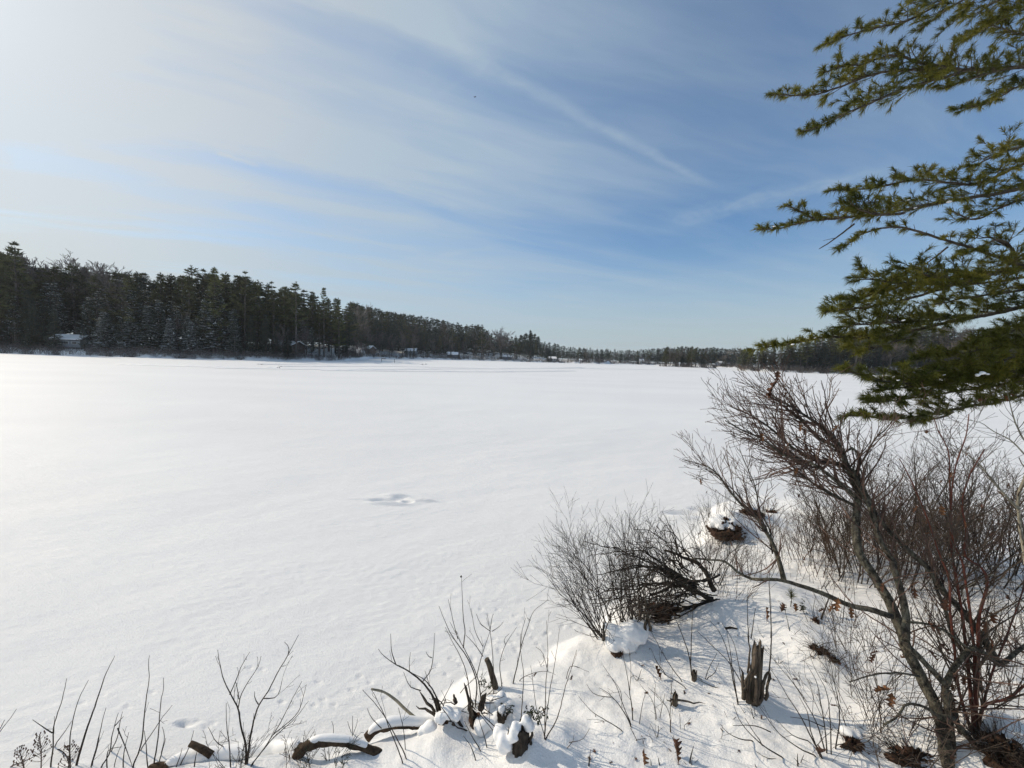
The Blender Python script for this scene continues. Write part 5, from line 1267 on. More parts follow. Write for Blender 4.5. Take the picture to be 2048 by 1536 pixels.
# ------------------------------------------------------------------ saplings and shoots in the open snow, each traced from the photograph
rt = random.Random(91); nt_ = np.random.default_rng(91)
def shoots(name, label, base, stems, mat='twig_dark', r0=0.0045, r1=0.0016, dens=0, Lr=(0.08, 0.25), depth=1, cat='sapling', leaves=0, ang=(0.3, 0.8), d1=0.0, group=None, tdens=5):
    b = G(*base); D = depth_of(b); o = empty(name, b, label, cat, group); tw = []
    for s in stems:
        k = 1.0
        if isinstance(s[0], (int, float)): k, s = s[0], s[1:]
        s = list(s); d_in = 0.0
        if abs(s[0][1] - base[1]) < 45 and s[0][1] < 1536:                     # it stands on the snow where the photograph shows its foot
            d_in = max(-0.5, min(0.5, depth_of(G(*s[0])) - D))
        Q = trace(s, D, d1, 0.04); w_ = np.linspace(1, 0, len(Q))[:, None]; Q = CAM + (Q - CAM) * (1 + d_in * w_ / D)
        P = wobble(nt_, Q, 0.0012)
        if d_in or s[0][1] >= 1500: P[0, 2] -= 0.02
        m = MB(); m.tubes([(P, taper(len(P), r0 * k, r1))], 5); m.build('stem', M[mat], o, True)
        if dens: twigs_on(rt, tw, P, r0 * k, r1, dens, Lr, depth, 0.05, 0.2, 1.0, ang, 0.1, d2=tdens)
    if tw:
        m = MB(); m.tubes(tw, 3, cap=False); m.build('twigs', M[mat], o, True)
    for i in range(leaves): hang_leaf(o, LR.choice(tw)[0][-1] if tw else P[-1], LR.uniform(0.3, 0.6), True)
    return o, D
def q1(x, y): return x / 4.267, 1250 + y / 4.267
def q2(x, y): return 400 + x / 4.096, 1250 + y / 4.096
def q3(x, y): return 720 + x / 3.783, 1130 + y / 3.783
def q4(x, y): return 1150 + x / 4.086, 1160 + y / 4.086
shoots('bare_shoot', 'thick straight dark shoot, the stoutest at the bottom edge, leaning toward the ice', (158, 1532), [(1.9, q1(640, 1240), q1(690, 1050), q1(760, 820), q1(860, 530), q1(915, 390), q1(980, 262))])
shoots('bare_shoot', 'forked thin shoot to the ice side of the stoutest shoot', (105, 1532), [(1.2, q1(430, 1220), q1(455, 1000), q1(450, 920), q1(490, 760), q1(530, 640), q1(570, 455)), (q1(450, 920), q1(370, 870), q1(278, 808)), (q1(455, 1040), q1(560, 900), q1(610, 820)), (q1(470, 1040), q1(560, 1100), q1(590, 1200)), (q1(60, 1220), q1(300, 1120), q1(450, 1040))], dens=2)
shoots('bare_shoot', 'slim curved shoot crossing close behind the stoutest shoot', (140, 1532), [(q1(585, 1220), q1(605, 950), q1(620, 820), q1(680, 620), q1(755, 470))])
shoots('bare_shoot', 'pair of fine shoots rising just right of the stoutest shoot', (182, 1532), [(q1(770, 1220), q1(820, 1050), q1(855, 880), q1(905, 705)), (0.8, q1(780, 1200), q1(840, 1000), q1(850, 930))], dens=2)
shoots('bare_sapling', 'spindly forked sapling between the stoutest shoot and the tall knobbly shoots', (215, 1533), [(1.2, q1(850, 1220), q1(920, 1120), q1(950, 950), q1(1010, 750)), (q1(940, 1080), q1(1000, 970), q1(1025, 830), q1(1045, 740)), (q1(1000, 880), q1(1050, 1000), q1(1130, 1220)), (q1(980, 860), q1(1055, 780)), (q1(915, 1220), q1(935, 1060), q1(1040, 1040)), (q1(1050, 1220), q1(1060, 1080), q1(1100, 915)), (0.7, q1(970, 1220), q1(1010, 1080), q1(1040, 1020))], dens=2)
shoots('bare_sapling', 'tall knobbly twin shoots, the highest near the bottom edge logs', (268, 1533), [(1.3, q1(1130, 1220), q1(1190, 1060), q1(1230, 760), q1(1250, 600), q1(1272, 430), q1(1265, 350), q1(1275, 260)), (1.2, q1(1310, 1220), q1(1350, 900), q1(1370, 640), q1(1392, 550), q1(1395, 450)), (q1(1190, 1070), q1(1300, 920), q1(1380, 800), q1(1470, 685)), (q1(1260, 1220), q1(1240, 980), q1(1230, 900)), (q1(1350, 1190), q1(1380, 1090), q1(1415, 965)), (0.8, q1(1370, 1120), q1(1400, 920), q1(1385, 870))], dens=1.5)
shoots('bare_shoot', 'stray curved shoot bending in at the corner of the snow', (0, 1533), [(1.0, (-20, 1540), (-10, 1480), (8, 1452), (24, 1432), (33, 1418)), (0.8, (-8, 1470), (2, 1455), (9, 1440))])
shoots('bare_shoot', 'two small shoots beside the short brown cut log', (372, 1533), [(q1(1495, 1220), q1(1530, 1150), q1(1555, 1050)), (q1(1530, 1200), q1(1600, 1080), q1(1655, 900)), (1.2, q1(1655, 1220), q1(1670, 1120), q1(1685, 1070))])
def dead_flower(px, py, top, label, seed, leaf=True):
    b = G(px, py); D = depth_of(b); o = empty('dead_flower_stalk', b, label, 'plant'); r = random.Random(seed); tw = []
    P = trace([(px, py), ((px + top[0]) / 2 + 2, (py + top[1]) / 2), top], D, 0, 0.02); m = MB(); m.tubes([(P, taper(len(P), 0.004, 0.002))], 5); m.build('stem', M['twig_rust'], o, True)
    hd = MB()
    for i in range(46):
        k = int(len(P) * r.uniform(0.25, 1.0)) - 1; a = r.uniform(0, 6.28); L = 0.055 * (1.25 - k / len(P)); d = np.array([cos(a), sin(a), 1.1]) * L
        e = P[k] + d; tw.append((np.array([P[k], P[k] + d * 0.5 + [0, 0, -0.004], e]), np.array([0.0012, 0.001, 0.0008])))
        hd.tubes([(np.array([e, e + [0.002, 0, 0.006], e + [0, 0.002, 0.013]]), np.array([0.002, 0.0042, 0.0015]))], 6)
    m = MB(); m.tubes(tw, 3); m.build('branches', M['twig_rust'], o); hd.build('seed_heads', M['leaf_dark'], o, True)
dead_flower(82, 1545, (79, 1468), 'dead brown seed-head stalk among thin twigs at the bottom corner', 95)
dead_flower(50, 1548, (38, 1500), 'lower dead seed-head stalk beside the taller brown one', 96)
dead_flower(140, 1548, (138, 1490), 'wispy dead stalk right beside the stoutest shoot', 97)
shoots('bare_sapling', 'well-branched bare sapling standing before the buried trunk', (490, 1530), [(2.0, q2(370, 1180), q2(370, 980), q2(330, 820), q2(310, 690), q2(250, 570), q2(190, 440), q2(145, 205)), (2.0, q2(380, 1180), q2(420, 870), q2(480, 660), q2(560, 540), q2(640, 380), q2(730, 230), q2(808, 80)), (1.0, q2(310, 690), q2(325, 600), q2(400, 450), q2(480, 330), q2(500, 255)), (q2(245, 570), q2(300, 440), q2(350, 320), q2(408, 220)), (0.9, q2(320, 610), q2(305, 520), q2(290, 455)), (1.2, q2(250, 1171), q2(240, 950), q2(220, 780), q2(215, 640)), (q2(240, 1020), q2(130, 960), q2(70, 840)), (1.2, q2(400, 1170), q2(560, 960), q2(680, 760), q2(760, 600), q2(835, 460)), (1.2, q2(420, 1150), q2(600, 920), q2(780, 760), q2(890, 620)), (q2(520, 600), q2(620, 590), q2(660, 520), q2(675, 440)), (0.8, q2(725, 235), q2(725, 180), q2(693, 140)), (q2(480, 650), q2(450, 590), q2(447, 545)), (q2(600, 900), q2(810, 700), q2(870, 490))], 'twig_dark', 0.004, 0.0015, 6, (0.06, 0.22), 2)
bush('low_shrub', 470, 1530, 14, 0.30, 0.9, 'low spreading twiggy shrub around the foot of the well-branched sapling', ('twig_dark', 'twig_dark'), 310, (0, 0), (0.0018, 0.0028), 14, 2, 0.1)
bush('low_shrub', 655, 1540, 30, 0.20, 1.0, 'dense low leafy shrub tucked under the curved brown log', ('twig_dark', 'leaf_green'), 311, (0, 0), (0.0016, 0.0028), 20, 2, 0.16)
bush('low_shrub', 590, 1525, 18, 0.20, 0.7, 'rusty twiggy shrub at the end of the curved brown log', ('twig_rust', 'twig_rust'), 312, (0.2, 0), (0.0016, 0.0026), 16, 2, 0.10)
shoots('bare_shoot', 'few thin shoots standing behind the curved brown log', (705, 1485), [(0.8, q2(1245, 940), q2(1250, 830), q2(1250, 745)), (0.6, q2(1090, 900), q2(1095, 840), q2(1080, 790)), (0.6, q2(1250, 900), q2(1280, 830), q2(1290, 770)), (0.6, q2(1245, 880), q2(1220, 830), q2(1210, 790))])
shoots('bare_shoot', 'crossing pair of long shoots in front of the hoop-shaped log', (800, 1528), [(q3(360, 1470), q3(250, 1260), q3(160, 1110), q3(20, 945)), (q3(330, 1510), q3(240, 1270), q3(180, 1120), q3(90, 950)), (0.8, q3(160, 1240), q3(80, 1150), q3(55, 1085)), (0.8, q3(345, 1400), q3(320, 1200), q3(290, 1080))], dens=1.5)
shoots('bare_sapling', 'wind-bent sapling arching away over the ice from the shore stump', (880, 1440), [(2.4, q3(600, 1170), q3(540, 980), q3(480, 900), q3(380, 810), q3(240, 735), q3(170, 680), q3(138, 635)), (q3(270, 745), q3(240, 660), q3(232, 520)), (q3(470, 890), q3(530, 800), q3(555, 660), q3(565, 515)), (0.7, q3(375, 805), q3(375, 720), q3(383, 660)), (2.0, q3(620, 1130), q3(560, 960), q3(500, 880), q3(400, 820)), (q3(460, 950), q3(380, 920), q3(330, 810)), (0.8, q3(545, 700), q3(520, 690), q3(498, 655)), (0.8, q3(520, 920), q3(510, 860), q3(490, 800))], 'twig_dark', 0.0045, 0.0016, 3, (0.05, 0.18))
shoots('bare_sapling', 'tall dark sapling with one bud-tipped whip far above its neighbours', (945, 1435), [(1.8, q3(870, 1080), q3(880, 880), q3(800, 680), q3(700, 540), q3(650, 440), q3(597, 310)), (1.6, q3(920, 1120), q3(890, 860), q3(790, 640), q3(680, 430)), (1.2, q3(780, 630), q3(795, 520), q3(780, 400), q3(772, 250), q3(768, 95)), (1.3, q3(840, 1020), q3(790, 760), q3(690, 560), q3(645, 470)), (q3(880, 850), q3(920, 690), q3(950, 600), q3(990, 480)), (0.9, q3(740, 560), q3(700, 400), q3(668, 260)), (q3(930, 690), q3(870, 600), q3(800, 530)), (1.2, q3(1010, 1000), q3(1010, 800), q3(990, 550), q3(960, 370)), (0.8, q3(990, 500), q3(910, 440), q3(880, 370)), (0.8, q3(1000, 500), q3(1060, 460), q3(1085, 430)), (0.8, q3(930, 620), q3(870, 500), q3(840, 330)), (0.8, q3(985, 480), q3(1000, 400), q3(1008, 370))], 'twig_dark', 0.004, 0.0015, 3.5, (0.06, 0.22), 1)
b_ = at(922, 1155, D_(945, 1435)); m_ = MB(); m_.tubes([(np.array([b_, b_ + [0, 0, 0.008], b_ + [0.002, 0, 0.018]]), np.array([0.004, 0.009, 0.003]))], 6)
o_ = [o for o in COL.objects if o.get('label', '').startswith('tall dark sapling with one bud')][0]; m_.build('bud', M['bark_dark'], o_, True)
shoots('bare_sapling', 'slender sapling on the lake side of the footprints, forked like a Y', (1022, 1372), [(1.5, q3(1155, 900), q3(1180, 800), q3(1220, 620), q3(1280, 440), q3(1310, 360), q3(1420, 265)), (q3(1215, 640), q3(1230, 480), q3(1255, 400)), (1.2, q3(1075, 920), q3(1060, 750), q3(1100, 610), q3(1185, 470)), (0.7, q3(1290, 420), q3(1265, 400)), (0.8, q3(1100, 600), q3(1090, 560), q3(1130, 520)), (0.8, q3(1190, 880), q3(1280, 830), q3(1420, 805), q3(1480, 830))], 'twig_dark', 0.004, 0.0015, 2.5, (0.05, 0.2), 1, leaves=1)
shoots('bare_sapling', 'cluster of long thin shoots behind the hollow stump with snow knobs', (1085, 1480), [(1.2, q3(1390, 1330), q3(1480, 1180), q3(1560, 900), q3(1640, 640)), (1.1, q3(1400, 1310), q3(1410, 900), q3(1420, 600), q3(1412, 420)), (q3(1395, 1320), q3(1450, 900), q3(1480, 700), q3(1510, 480)), (1.1, q3(1220, 1200), q3(1235, 850), q3(1210, 600), q3(1215, 520)), (0.7, q3(1420, 800), q3(1360, 640), q3(1330, 620)), (0.7, q3(1560, 860), q3(1600, 760), q3(1660, 780)), (0.8, q3(1400, 1310), q3(1330, 1050), q3(1290, 760)), (0.8, q3(1380, 1350), q3(1560, 1345), q3(1690, 1310), q3(1735, 1240)), (0.7, q3(1540, 1400), q3(1610, 1340), q3(1620, 1280))], 'twig_brown', 0.004, 0.0014, 2.5, (0.06, 0.2), 1, leaves=2)
shoots('bare_sapling', 'low arching shoots crossing the snow pillows of the shore stump', (985, 1500), [(1.3, q3(830, 1250), q3(740, 1230), q3(650, 1120), q3(600, 1060)), (1.2, q3(1170, 1290), q3(1050, 1240), q3(920, 1120), q3(860, 1010)), (1.2, q3(1190, 1370), q3(1080, 1340), q3(980, 1220), q3(900, 1120)), (q3(920, 1410), q3(850, 1300), q3(790, 1180)), (q3(880, 1490), q3(840, 1370), q3(780, 1290)), (q3(960, 1380), q3(920, 1240), q3(890, 1130))], dens=1.5)
# open snow round the tall stump
shoots('bare_sapling', 'leaning spray of shoots in the clear snow below the rotten stump', (1265, 1455), [(1.4, q4(470, 1210), q4(380, 1050), q4(290, 940), q4(200, 880)), (1.3, q4(475, 1150), q4(450, 950), q4(420, 760), q4(390, 600)), (q4(465, 1190), q4(390, 1020), q4(330, 850), q4(230, 700)), (1.0, q4(412, 1248), q4(280, 1160), q4(150, 1080), q4(30, 950)), (0.8, q4(290, 960), q4(150, 930), q4(95, 850)), (0.7, q4(385, 1040), q4(370, 900), q4(300, 800)), (0.8, q4(525, 1180), q4(545, 1060), q4(580, 900)), (0.7, q4(450, 900), q4(460, 720), q4(440, 560))], 'twig_dark', 0.004, 0.0014, 2, (0.06, 0.2))
shoots('bare_sapling', 'fine branching sapling right below the knobbly stub', (1342, 1466), [(1.0, q4(785, 1250), q4(770, 1080), q4(690, 960), q4(600, 880)), (q4(780, 1250), q4(780, 1050), q4(790, 850), q4(795, 720)), (0.8, q4(660, 1140), q4(640, 1000), q4(530, 850)), (0.8, q4(670, 1140), q4(650, 980), q4(660, 850)), (0.8, q4(690, 1130), q4(720, 1000), q4(735, 930)), (0.7, q4(860, 1220), q4(862, 1150), q4(855, 1090)), (0.7, q4(888, 1230), q4(895, 1180), q4(960, 1160))], 'twig_brown', 0.0035, 0.0013, 5, (0.05, 0.16), 2)
shoots('bare_shoot', 'long dark whip rising straight behind the thin broken stub', (1385, 1355), [(1.5, q4(955, 780), q4(930, 620), q4(880, 460), q4(830, 340), q4(780, 230)), (1.2, q4(945, 700), q4(950, 460), q4(960, 250), q4(965, 150))], dens=1)
shoots('bare_sapling', 'leggy shoots slanting behind the thin broken stub toward the rotten stump', (1360, 1372), [(q4(885, 835), q4(800, 730), q4(700, 570), q4(620, 420)), (q4(745, 770), q4(680, 690), q4(620, 560)), (0.9, q4(920, 890), q4(830, 830), q4(730, 770), q4(660, 650)), (0.8, q4(1060, 815), q4(1140, 760), q4(1175, 680)), (0.8, q4(1060, 810), q4(1100, 710), q4(1160, 600)), (0.9, q4(1240, 900), q4(1130, 870), q4(1010, 815))], dens=1.5)
shoots('bare_sapling', 'tall straight shoots on the lake side of the jagged grey stump', (1475, 1410), [(1.3, q4(1335, 1015), q4(1300, 850), q4(1250, 600), q4(1180, 420), q4(1100, 330)), (1.1, q4(1330, 1000), q4(1290, 750), q4(1240, 420)), (1.0, q4(1380, 870), q4(1240, 650), q4(1120, 540), q4(1000, 420)), (q4(1420, 500), q4(1410, 300), q4(1412, 160)), (q4(1440, 480), q4(1460, 330), q4(1475, 230)), (0.8, q4(1380, 950), q4(1340, 700), q4(1290, 500), q4(1200, 350))], dens=1)
shoots('bare_shoot', 'very tall single whip beside the jagged grey stump, higher than the stump', (1537, 1400), [(1.5, q4(1555, 980), q4(1590, 750), q4(1605, 500), q4(1600, 300), q4(1590, 100), q4(1590, -60))], dens=1)
shoots('bare_sapling', 'long low shoots sweeping down from the jagged grey stump over the snow', (1575, 1520), [(1.2, q4(1735, 1470), q4(1560, 1370), q4(1410, 1230), q4(1340, 1130), q4(1295, 1010)), (1.0, q4(1480, 1310), q4(1350, 1300), q4(1240, 1240), q4(1190, 1180)), (0.9, q4(1600, 1245), q4(1480, 1195), q4(1290, 1190)), (0.9, q4(1540, 1350), q4(1450, 1230), q4(1390, 1130)), (0.7, q4(1690, 1460), q4(1550, 1450), q4(1480, 1400))], dens=0.8)
shoots('bare_sapling', 'fan of shoots in the shade past the jagged grey stump', (1645, 1512), [(1.5, q4(2030, 1470), q4(1950, 1320), q4(1850, 1130), q4(1720, 930), q4(1600, 730)), (1.3, q4(2010, 1450), q4(1930, 1250), q4(1900, 1080), q4(1830, 950)), (1.2, q4(1990, 1450), q4(1820, 1370), q4(1640, 1230), q4(1510, 1040)), (1.2, q4(2043, 1400), q4(1960, 1150), q4(1870, 980), q4(1720, 750)), (q4(1950, 1330), q4(1800, 1280), q4(1640, 1140)), (1.1, q4(2060, 1420), q4(2020, 1050), q4(1980, 850), q4(1890, 680)), (q4(2100, 1430), q4(2080, 1150), q4(2043, 900), q4(1950, 700)), (1.1, q4(2130, 1400), q4(2160, 1100), q4(2120, 850), q4(2080, 640)), (q4(2040, 1200), q4(1900, 1140), q4(1760, 1120))], 'twig_dark', 0.0042, 0.0014, 3, (0.08, 0.25), 1, leaves=1)
shoots('bare_shoot', 'two short pegs of shoots by the fallen leaves at the bottom edge', (1378, 1530), [(1.3, q4(935, 1500), q4(950, 1420), q4(970, 1355)), (1.2, q4(705, 1530), q4(690, 1490), q4(680, 1450)), (1.0, q4(620, 1530), q4(620, 1490), q4(618, 1465))])
shoots('bare_shoot', 'short lone peg standing at the bottom edge below the hollow stump', (1178, 1530), [(1.5, q4(110, 1530), q4(120, 1450), q4(127, 1385))])
shoots('bare_shoot', 'thin peg at the bottom edge between the leaf pile and the curled leaf', (1596, 1533), [(1.3, q4(1825, 1530), q4(1820, 1480), q4(1818, 1420)), (1.0, q4(1480, 1536), q4(1475, 1525), q4(1470, 1505))])
shoots('dead_stick', 'dark slanting stick planted beside the black snow-lipped hole under the alder limb', (1640, 1240), [(2.4, R7(500, 490), R7(530, 410), R7(555, 310), R7(530, 270), R7(520, 230)), (1.2, R7(530, 265), R7(550, 235), R7(565, 215))], 'bark_dark', cat='stick')
shoots('bare_sapling', 'thin saplings in the dip between the alder limb and the tall stump', (1685, 1240), [(R7(650, 520), R7(665, 400), R7(670, 220), R7(660, 100)), (0.9, R7(285, 600), R7(265, 500), R7(240, 380)), (0.8, R7(415, 520), R7(390, 460), R7(355, 390)), (0.8, R7(600, 500), R7(570, 440), R7(560, 400)), (0.8, R7(455, 480), R7(450, 400), R7(465, 320)), (0.8, R7(145, 640), R7(150, 480), R7(142, 300), R7(130, 230)), (0.8, R7(740, 520), R7(745, 420), R7(735, 320))], dens=2)
for k, (x, y, n, h, lab) in enumerate(((1745, 1330, 7, 0.75, 'wispy shoots in the clear snow under the alder, nearest the tiny dark rocks'), (1800, 1420, 9, 0.8, 'wispy shoots crossing the lower alder trunk'), (1720, 1420, 8, 0.7, 'wispy shoots in the snow beyond the shadow of the jagged stump'),
                               (1990, 1250, 10, 0.7, 'wispy shoots behind the red canes'), (1850, 1250, 10, 0.7, 'wispy shoots between the alder trunks'), (1700, 1170, 9, 0.5, 'wispy shoots just below the dense brown thicket bush'), (1620, 1160, 8, 0.45, 'wispy shoots over the long alder limb'),
                               (1960, 1330, 9, 0.8, 'wispy shoots beside the crooked pale alder limb'), (1560, 1150, 7, 0.4, 'wispy shoots at the fork of the long alder limb'), (1760, 1500, 10, 0.7, 'wispy shoots by the dark snow-edged stump near the bottom'), (2020, 1420, 12, 0.9, 'wispy shoots around the litter mound at the corner'), (1900, 1170, 10, 0.6, 'wispy shoots at the open snow strip below the thicket'))):
    bush('wispy_shoots', x, y, int(n * 1.6), h, 0.6, lab, ('twig_brown', 'twig_brown'), 400 + k, (-0.05, 0), (0.0018, 0.0036), 7, 2, 0.32, 'sapling', 'wispy shoots in the snow under the alder', 1 if k % 2 else 0, 0.12)
# bottom corner litter and snow-edged stumps
litter_heap('litter_mound', 2010, 1510, 0.13, 0.10, 0.10, 'mound of rusty leaf litter and dead stalks at the foot of the red canes', 55, 'litter', stalks=340)
litter_heap('litter_mound', 1830, 1520, 0.14, 0.08, 0.05, 'low dark litter patch at the bottom edge beside the alder trunk', 56, 'litter', stalks=140)
litter_heap('rooty_lump', 1703, 1492, 0.055, 0.04, 0.06, 'dark rooty lump with a snow hood beside the shadowed fan of shoots', 57, 'tussock', snow=((0.01, 0.05, 0.06, 0.05), (0.07, 0.05, 0.05, 0.05)), stalks=40)
litter_heap('rooty_lump', 1645, 1306, 0.05, 0.03, 0.045, 'tiny dark rocky lump peeking from the snow, larger of the pair', 58, 'tussock', stalks=26)
litter_heap('rooty_lump', 1668, 1324, 0.035, 0.025, 0.035, 'tiny paler lump just below the dark rocky lump', 59, 'tussock', stalks=30)
litter_heap('rooty_lump', 1628, 1296, 0.03, 0.02, 0.03, 'smallest dark tuft above the rocky lump in the snow', 60, 'tussock', stalks=24)
litter_heap('rooty_lump', 1632, 1244, 0.03, 0.03, 0.04, 'round black knob at the foot of the dark slanting stick', 61, 'tussock', stalks=8)
for (x, y, s, lab, dk) in ((1538, 1246, 1.5, 'tan curled oak leaf standing in the snow above the jagged stump', False), (1563, 1225, 1.3, 'dark brown leaf hung at the foot of the leafy sprig', True), (1592, 1226, 1.0, 'small rust leaf beside the leafy sprig in the dip', False),
                           (1324, 1362, 1.2, 'narrow upright brown leaf between the rotten stump and the thin stub', False), (1357, 1508, 1.5, 'crumpled dark leaf near the bottom edge with two points', True), (1295, 1532, 1.4, 'half-buried brown leaf at the bottom edge', False),
                           (1360, 1534, 1.0, 'rust leaf stub directly below the crumpled dark leaf', False), (1635, 1505, 1.5, 'long curled brown leaf at the base of the shadowed fan of shoots', True), (1655, 1228, 1.2, 'hanging rust leaf beside the dark slanting stick', False),
                           (1240, 1318, 1.0, 'dark leaf pressed under the snow of the rotten stump', True)):
    ground_leaf(x, y, s, lab, dk)
b_ = G(1462, 1259); o_ = empty('fallen_twig', b_, 'short stout twig lying flat on the snow above the jagged stump', 'stick')
P_ = np.array([G(1450, 1259) + [0, 0, 0.012], G(1462, 1258) + [0, 0, 0.016], G(1475, 1260) + [0, 0, 0.012]]); V, q, t = bark_tube(resample(P_, 0.01), taper(max(4, len(resample(P_, 0.01))), 0.012, 0.008), 8, 0.1, 5)
link('wood', mesh_np('wood', local(o_, V), q, t, M['bark_dark'], True), o_)
# ------------------------------------------------------------------ the white pine that hangs its boughs into the view
def white_pine():
    r = random.Random(11); rng = np.random.default_rng(11)
    TP = at(2420, 1100, 5.2); tx, ty = TP[0], TP[1]; tz = H1(tx, ty)
    o = empty('overhanging_pine', (tx, ty, tz - 0.2), 'close white pine whose long needled boughs reach in over the shore from outside the view', 'tree')
    z = np.linspace(-0.2, 15, 14); P = np.stack([tx + 0 * z + 0.02 * np.sin(z), ty + 0.02 * np.cos(z * 1.3), tz + z], 1)
    V, q, t = bark_tube(P, taper(14, 0.20, 0.05), 16, 0.06, 2); link('trunk', mesh_np('trunk', local(o, V), q, t, M['pine_bark'], True), o)
    def trunk_at(zz): return np.array([tx, ty, zz])
    def z4(x, y): return 1480 + x / 3.2, y / 3.2
    def z5(x, y): return 1480 + x / 3.34, 440 + y / 3.34
    def bough(pts, D, D1, r0, root=None, dens=1.0, Ls=0.36, bare=0.0, foliage=True, up=0.30, lat=0.75, t0=0.0):
        """pts run from the tip inward"""
        n = len(pts); Q = [at(x, y, D + D1 * i / (n - 1)) for i, (x, y) in enumerate(pts)]
        if root is not None: Q.append(trunk_at(Q[-1][2] + root))
        C = resample(Q, 0.05)[::-1]; C = wobble(rng, C, 0.003)
        L = np.sum(np.linalg.norm(np.diff(C, axis=0), axis=1)); rad = r0 * (1 - np.linspace(0, 1, len(C))) ** 0.8 + 0.004
        mb = MB(); mb.tubes([(C, rad)], 8); br = mb.build('bough', M['pine_bark'], o, True)
        tw, tips = [], []
        acc = np.cumsum(np.linalg.norm(np.diff(C, axis=0), axis=1)); side = 1
        s = 0.0
        while s < L - 0.02:
            k = min(len(C) - 2, int(np.searchsorted(acc, s))); tg = C[k + 1] - C[k]; tg /= np.linalg.norm(tg)
            f = s / L; lt = np.cross(tg, [0, 0, 1.0]); lt /= np.linalg.norm(lt); side = -side
            ln = Ls * 0.92 * min(1.0, 0.28 + (1 - f) * 2.2) * r.uniform(0.5, 1.15)
            d = tg * r.uniform(0.7, 1.0) + lt * side * lat * r.uniform(0.3, 1.1) + np.array([0, 0, 1.0]) * (up + r.gauss(0, 0.22))
            d /= np.linalg.norm(d)
            if f > t0 and r.random() > bare and foliage:
                sub = []
                grow(r, sub, tuple(C[k]), tuple(d), ln, 0.0042, 1, 9.0, 0.10, 0.03, (0.4, 0.85), 0.5, 0.0022, (0.35, 0.6))
                tw += sub
                for A, _ in sub:
                    A = np.array(A); e = A[-1] - A[-2]; e /= np.linalg.norm(e); tips.append((A[-1], e)); tips.append((A[-1] - e * 0.012, e))
                    for fr in (0.62,):
                        kk = min(len(A) - 2, int(fr * (len(A) - 1))); ff = fr * (len(A) - 1) - kk; e2 = A[kk + 1] - A[kk]; tips.append((A[kk] + e2 * ff, e2 / np.linalg.norm(e2)))
            elif r.random() < 0.5:
                sub = []; grow(r, sub, tuple(C[k]), tuple(d), ln * 0.9, 0.0035, 1, 6.0, 0.12, 0.02, rmin=0.0016); tw += sub
            s += 0.052 / dens * r.uniform(0.6, 1.4)
        e = C[-1] - C[-2]; tips.append((C[-1], e / np.linalg.norm(e)))
        if tw: mb = MB(); mb.tubes(tw, 4, cap=False); mb.build('twigs', M['pine_bark'], br_parent(br), True)
        if foliage and tips:
            A = np.array([a for a, _ in tips]); E_ = np.array([b for _, b in tips]); N = len(A); n_ = 18
            d = E_[:, None, :] * 1.0 + rng.normal(0, 1, (N, n_, 3)) * rng.uniform(0.32, 0.58, (N, 1, 1)); d /= np.linalg.norm(d, axis=2, keepdims=True)
            Ln = rng.uniform(0.05, 0.085, (N, n_, 1)) * rng.uniform(0.75, 1.15, (N, 1, 1)); b = A[:, None, :] - E_[:, None, :] * rng.uniform(0.0, 0.05, (N, n_, 1))
            sd = np.cross(d, rng.normal(0, 1, (N, n_, 3))); sd /= np.linalg.norm(sd, axis=2, keepdims=True); w = 0.0026
            dr = np.zeros((N, n_, 3)); dr[..., 2] = -0.014
            v = np.stack([b - sd * w * 0.5, b + sd * w * 0.5, b + d * Ln * 0.6 + sd * w * 0.7, b + d * Ln * 0.6 - sd * w * 0.7, b + d * Ln + dr], 2).reshape(-1, 3)
            k = np.arange(N * n_) * 5
            me = mesh_np('needles', v - np.array(o.location), np.stack([k, k + 1, k + 2, k + 3], 1), np.stack([k + 3, k + 2, k + 4], 1), M['needle'])
            link('needles', me, br)
        return br, C
    def br_parent(br): return _shift(br)
    class _S: pass
    def _shift(br): return br
    # meshes are written in the pine's own space; the boughs sit at its origin, so their twigs and needles may share it
    _build = MB.build
    def build(s, name, mat, parent=None, smooth=False, world=True):
        V, q, t = s.arrays(); return link(name, mesh_np(name, V - np.array(o.location), q, t, mat, smooth), parent)
    MB.build = build
    bough([z4(530, 290), z4(690, 225), z4(850, 180), z4(1090, 130), z4(1330, 0), z4(1500, -90), z4(1818, -200)], 4.3, 0.4, 0.022, -0.3)
    bough([z4(1110, 210), z4(1230, 130), z4(1330, 60), z4(1450, -20)], 4.3, 0.1, 0.008, None, 0.8, 0.2)
    bough([z4(1250, 240), z4(1370, 130), z4(1490, 0), z4(1600, -120), z4(1818, -260)], 4.6, 0.2, 0.012, -0.3, 0.8, 0.24)
    bough([z4(1500, 110), z4(1560, 60), z4(1700, -20), z4(1900, -120)], 4.7, 0.2, 0.012, None, 1.0, 0.34)
    bough([z4(200, 603), z4(320, 606), z4(450, 605), z4(650, 550), z4(850, 485), z4(1100, 460), z4(1400, 448), z4(1818, 415), z4(2100, 380)], 4.2, 0.6, 0.030, -0.3)
    bough([z4(385, 843), z4(520, 800), z4(650, 740), z4(850, 660), z4(1000, 590), z4(1150, 540), z4(1400, 470)], 4.15, 0.35, 0.013, None, 1.1, 0.30)
    bough([z4(520, 470), z4(640, 430), z4(780, 420), z4(960, 360), z4(1150, 400), z4(1400, 440)], 4.3, 0.3, 0.012, None, 1.0, 0.26)
    bough([z4(1420, 270), z4(1520, 220), z4(1640, 150), z4(1760, 90), z4(1950, 20)], 4.7, 0.2, 0.014, -0.2, 1.2, 0.40)
    bough([z4(1390, 700), z4(1480, 680), z4(1600, 650), z4(1818, 545), z4(2100, 470)], 4.6, 0.3, 0.014, -0.2, 1.1, 0.30)
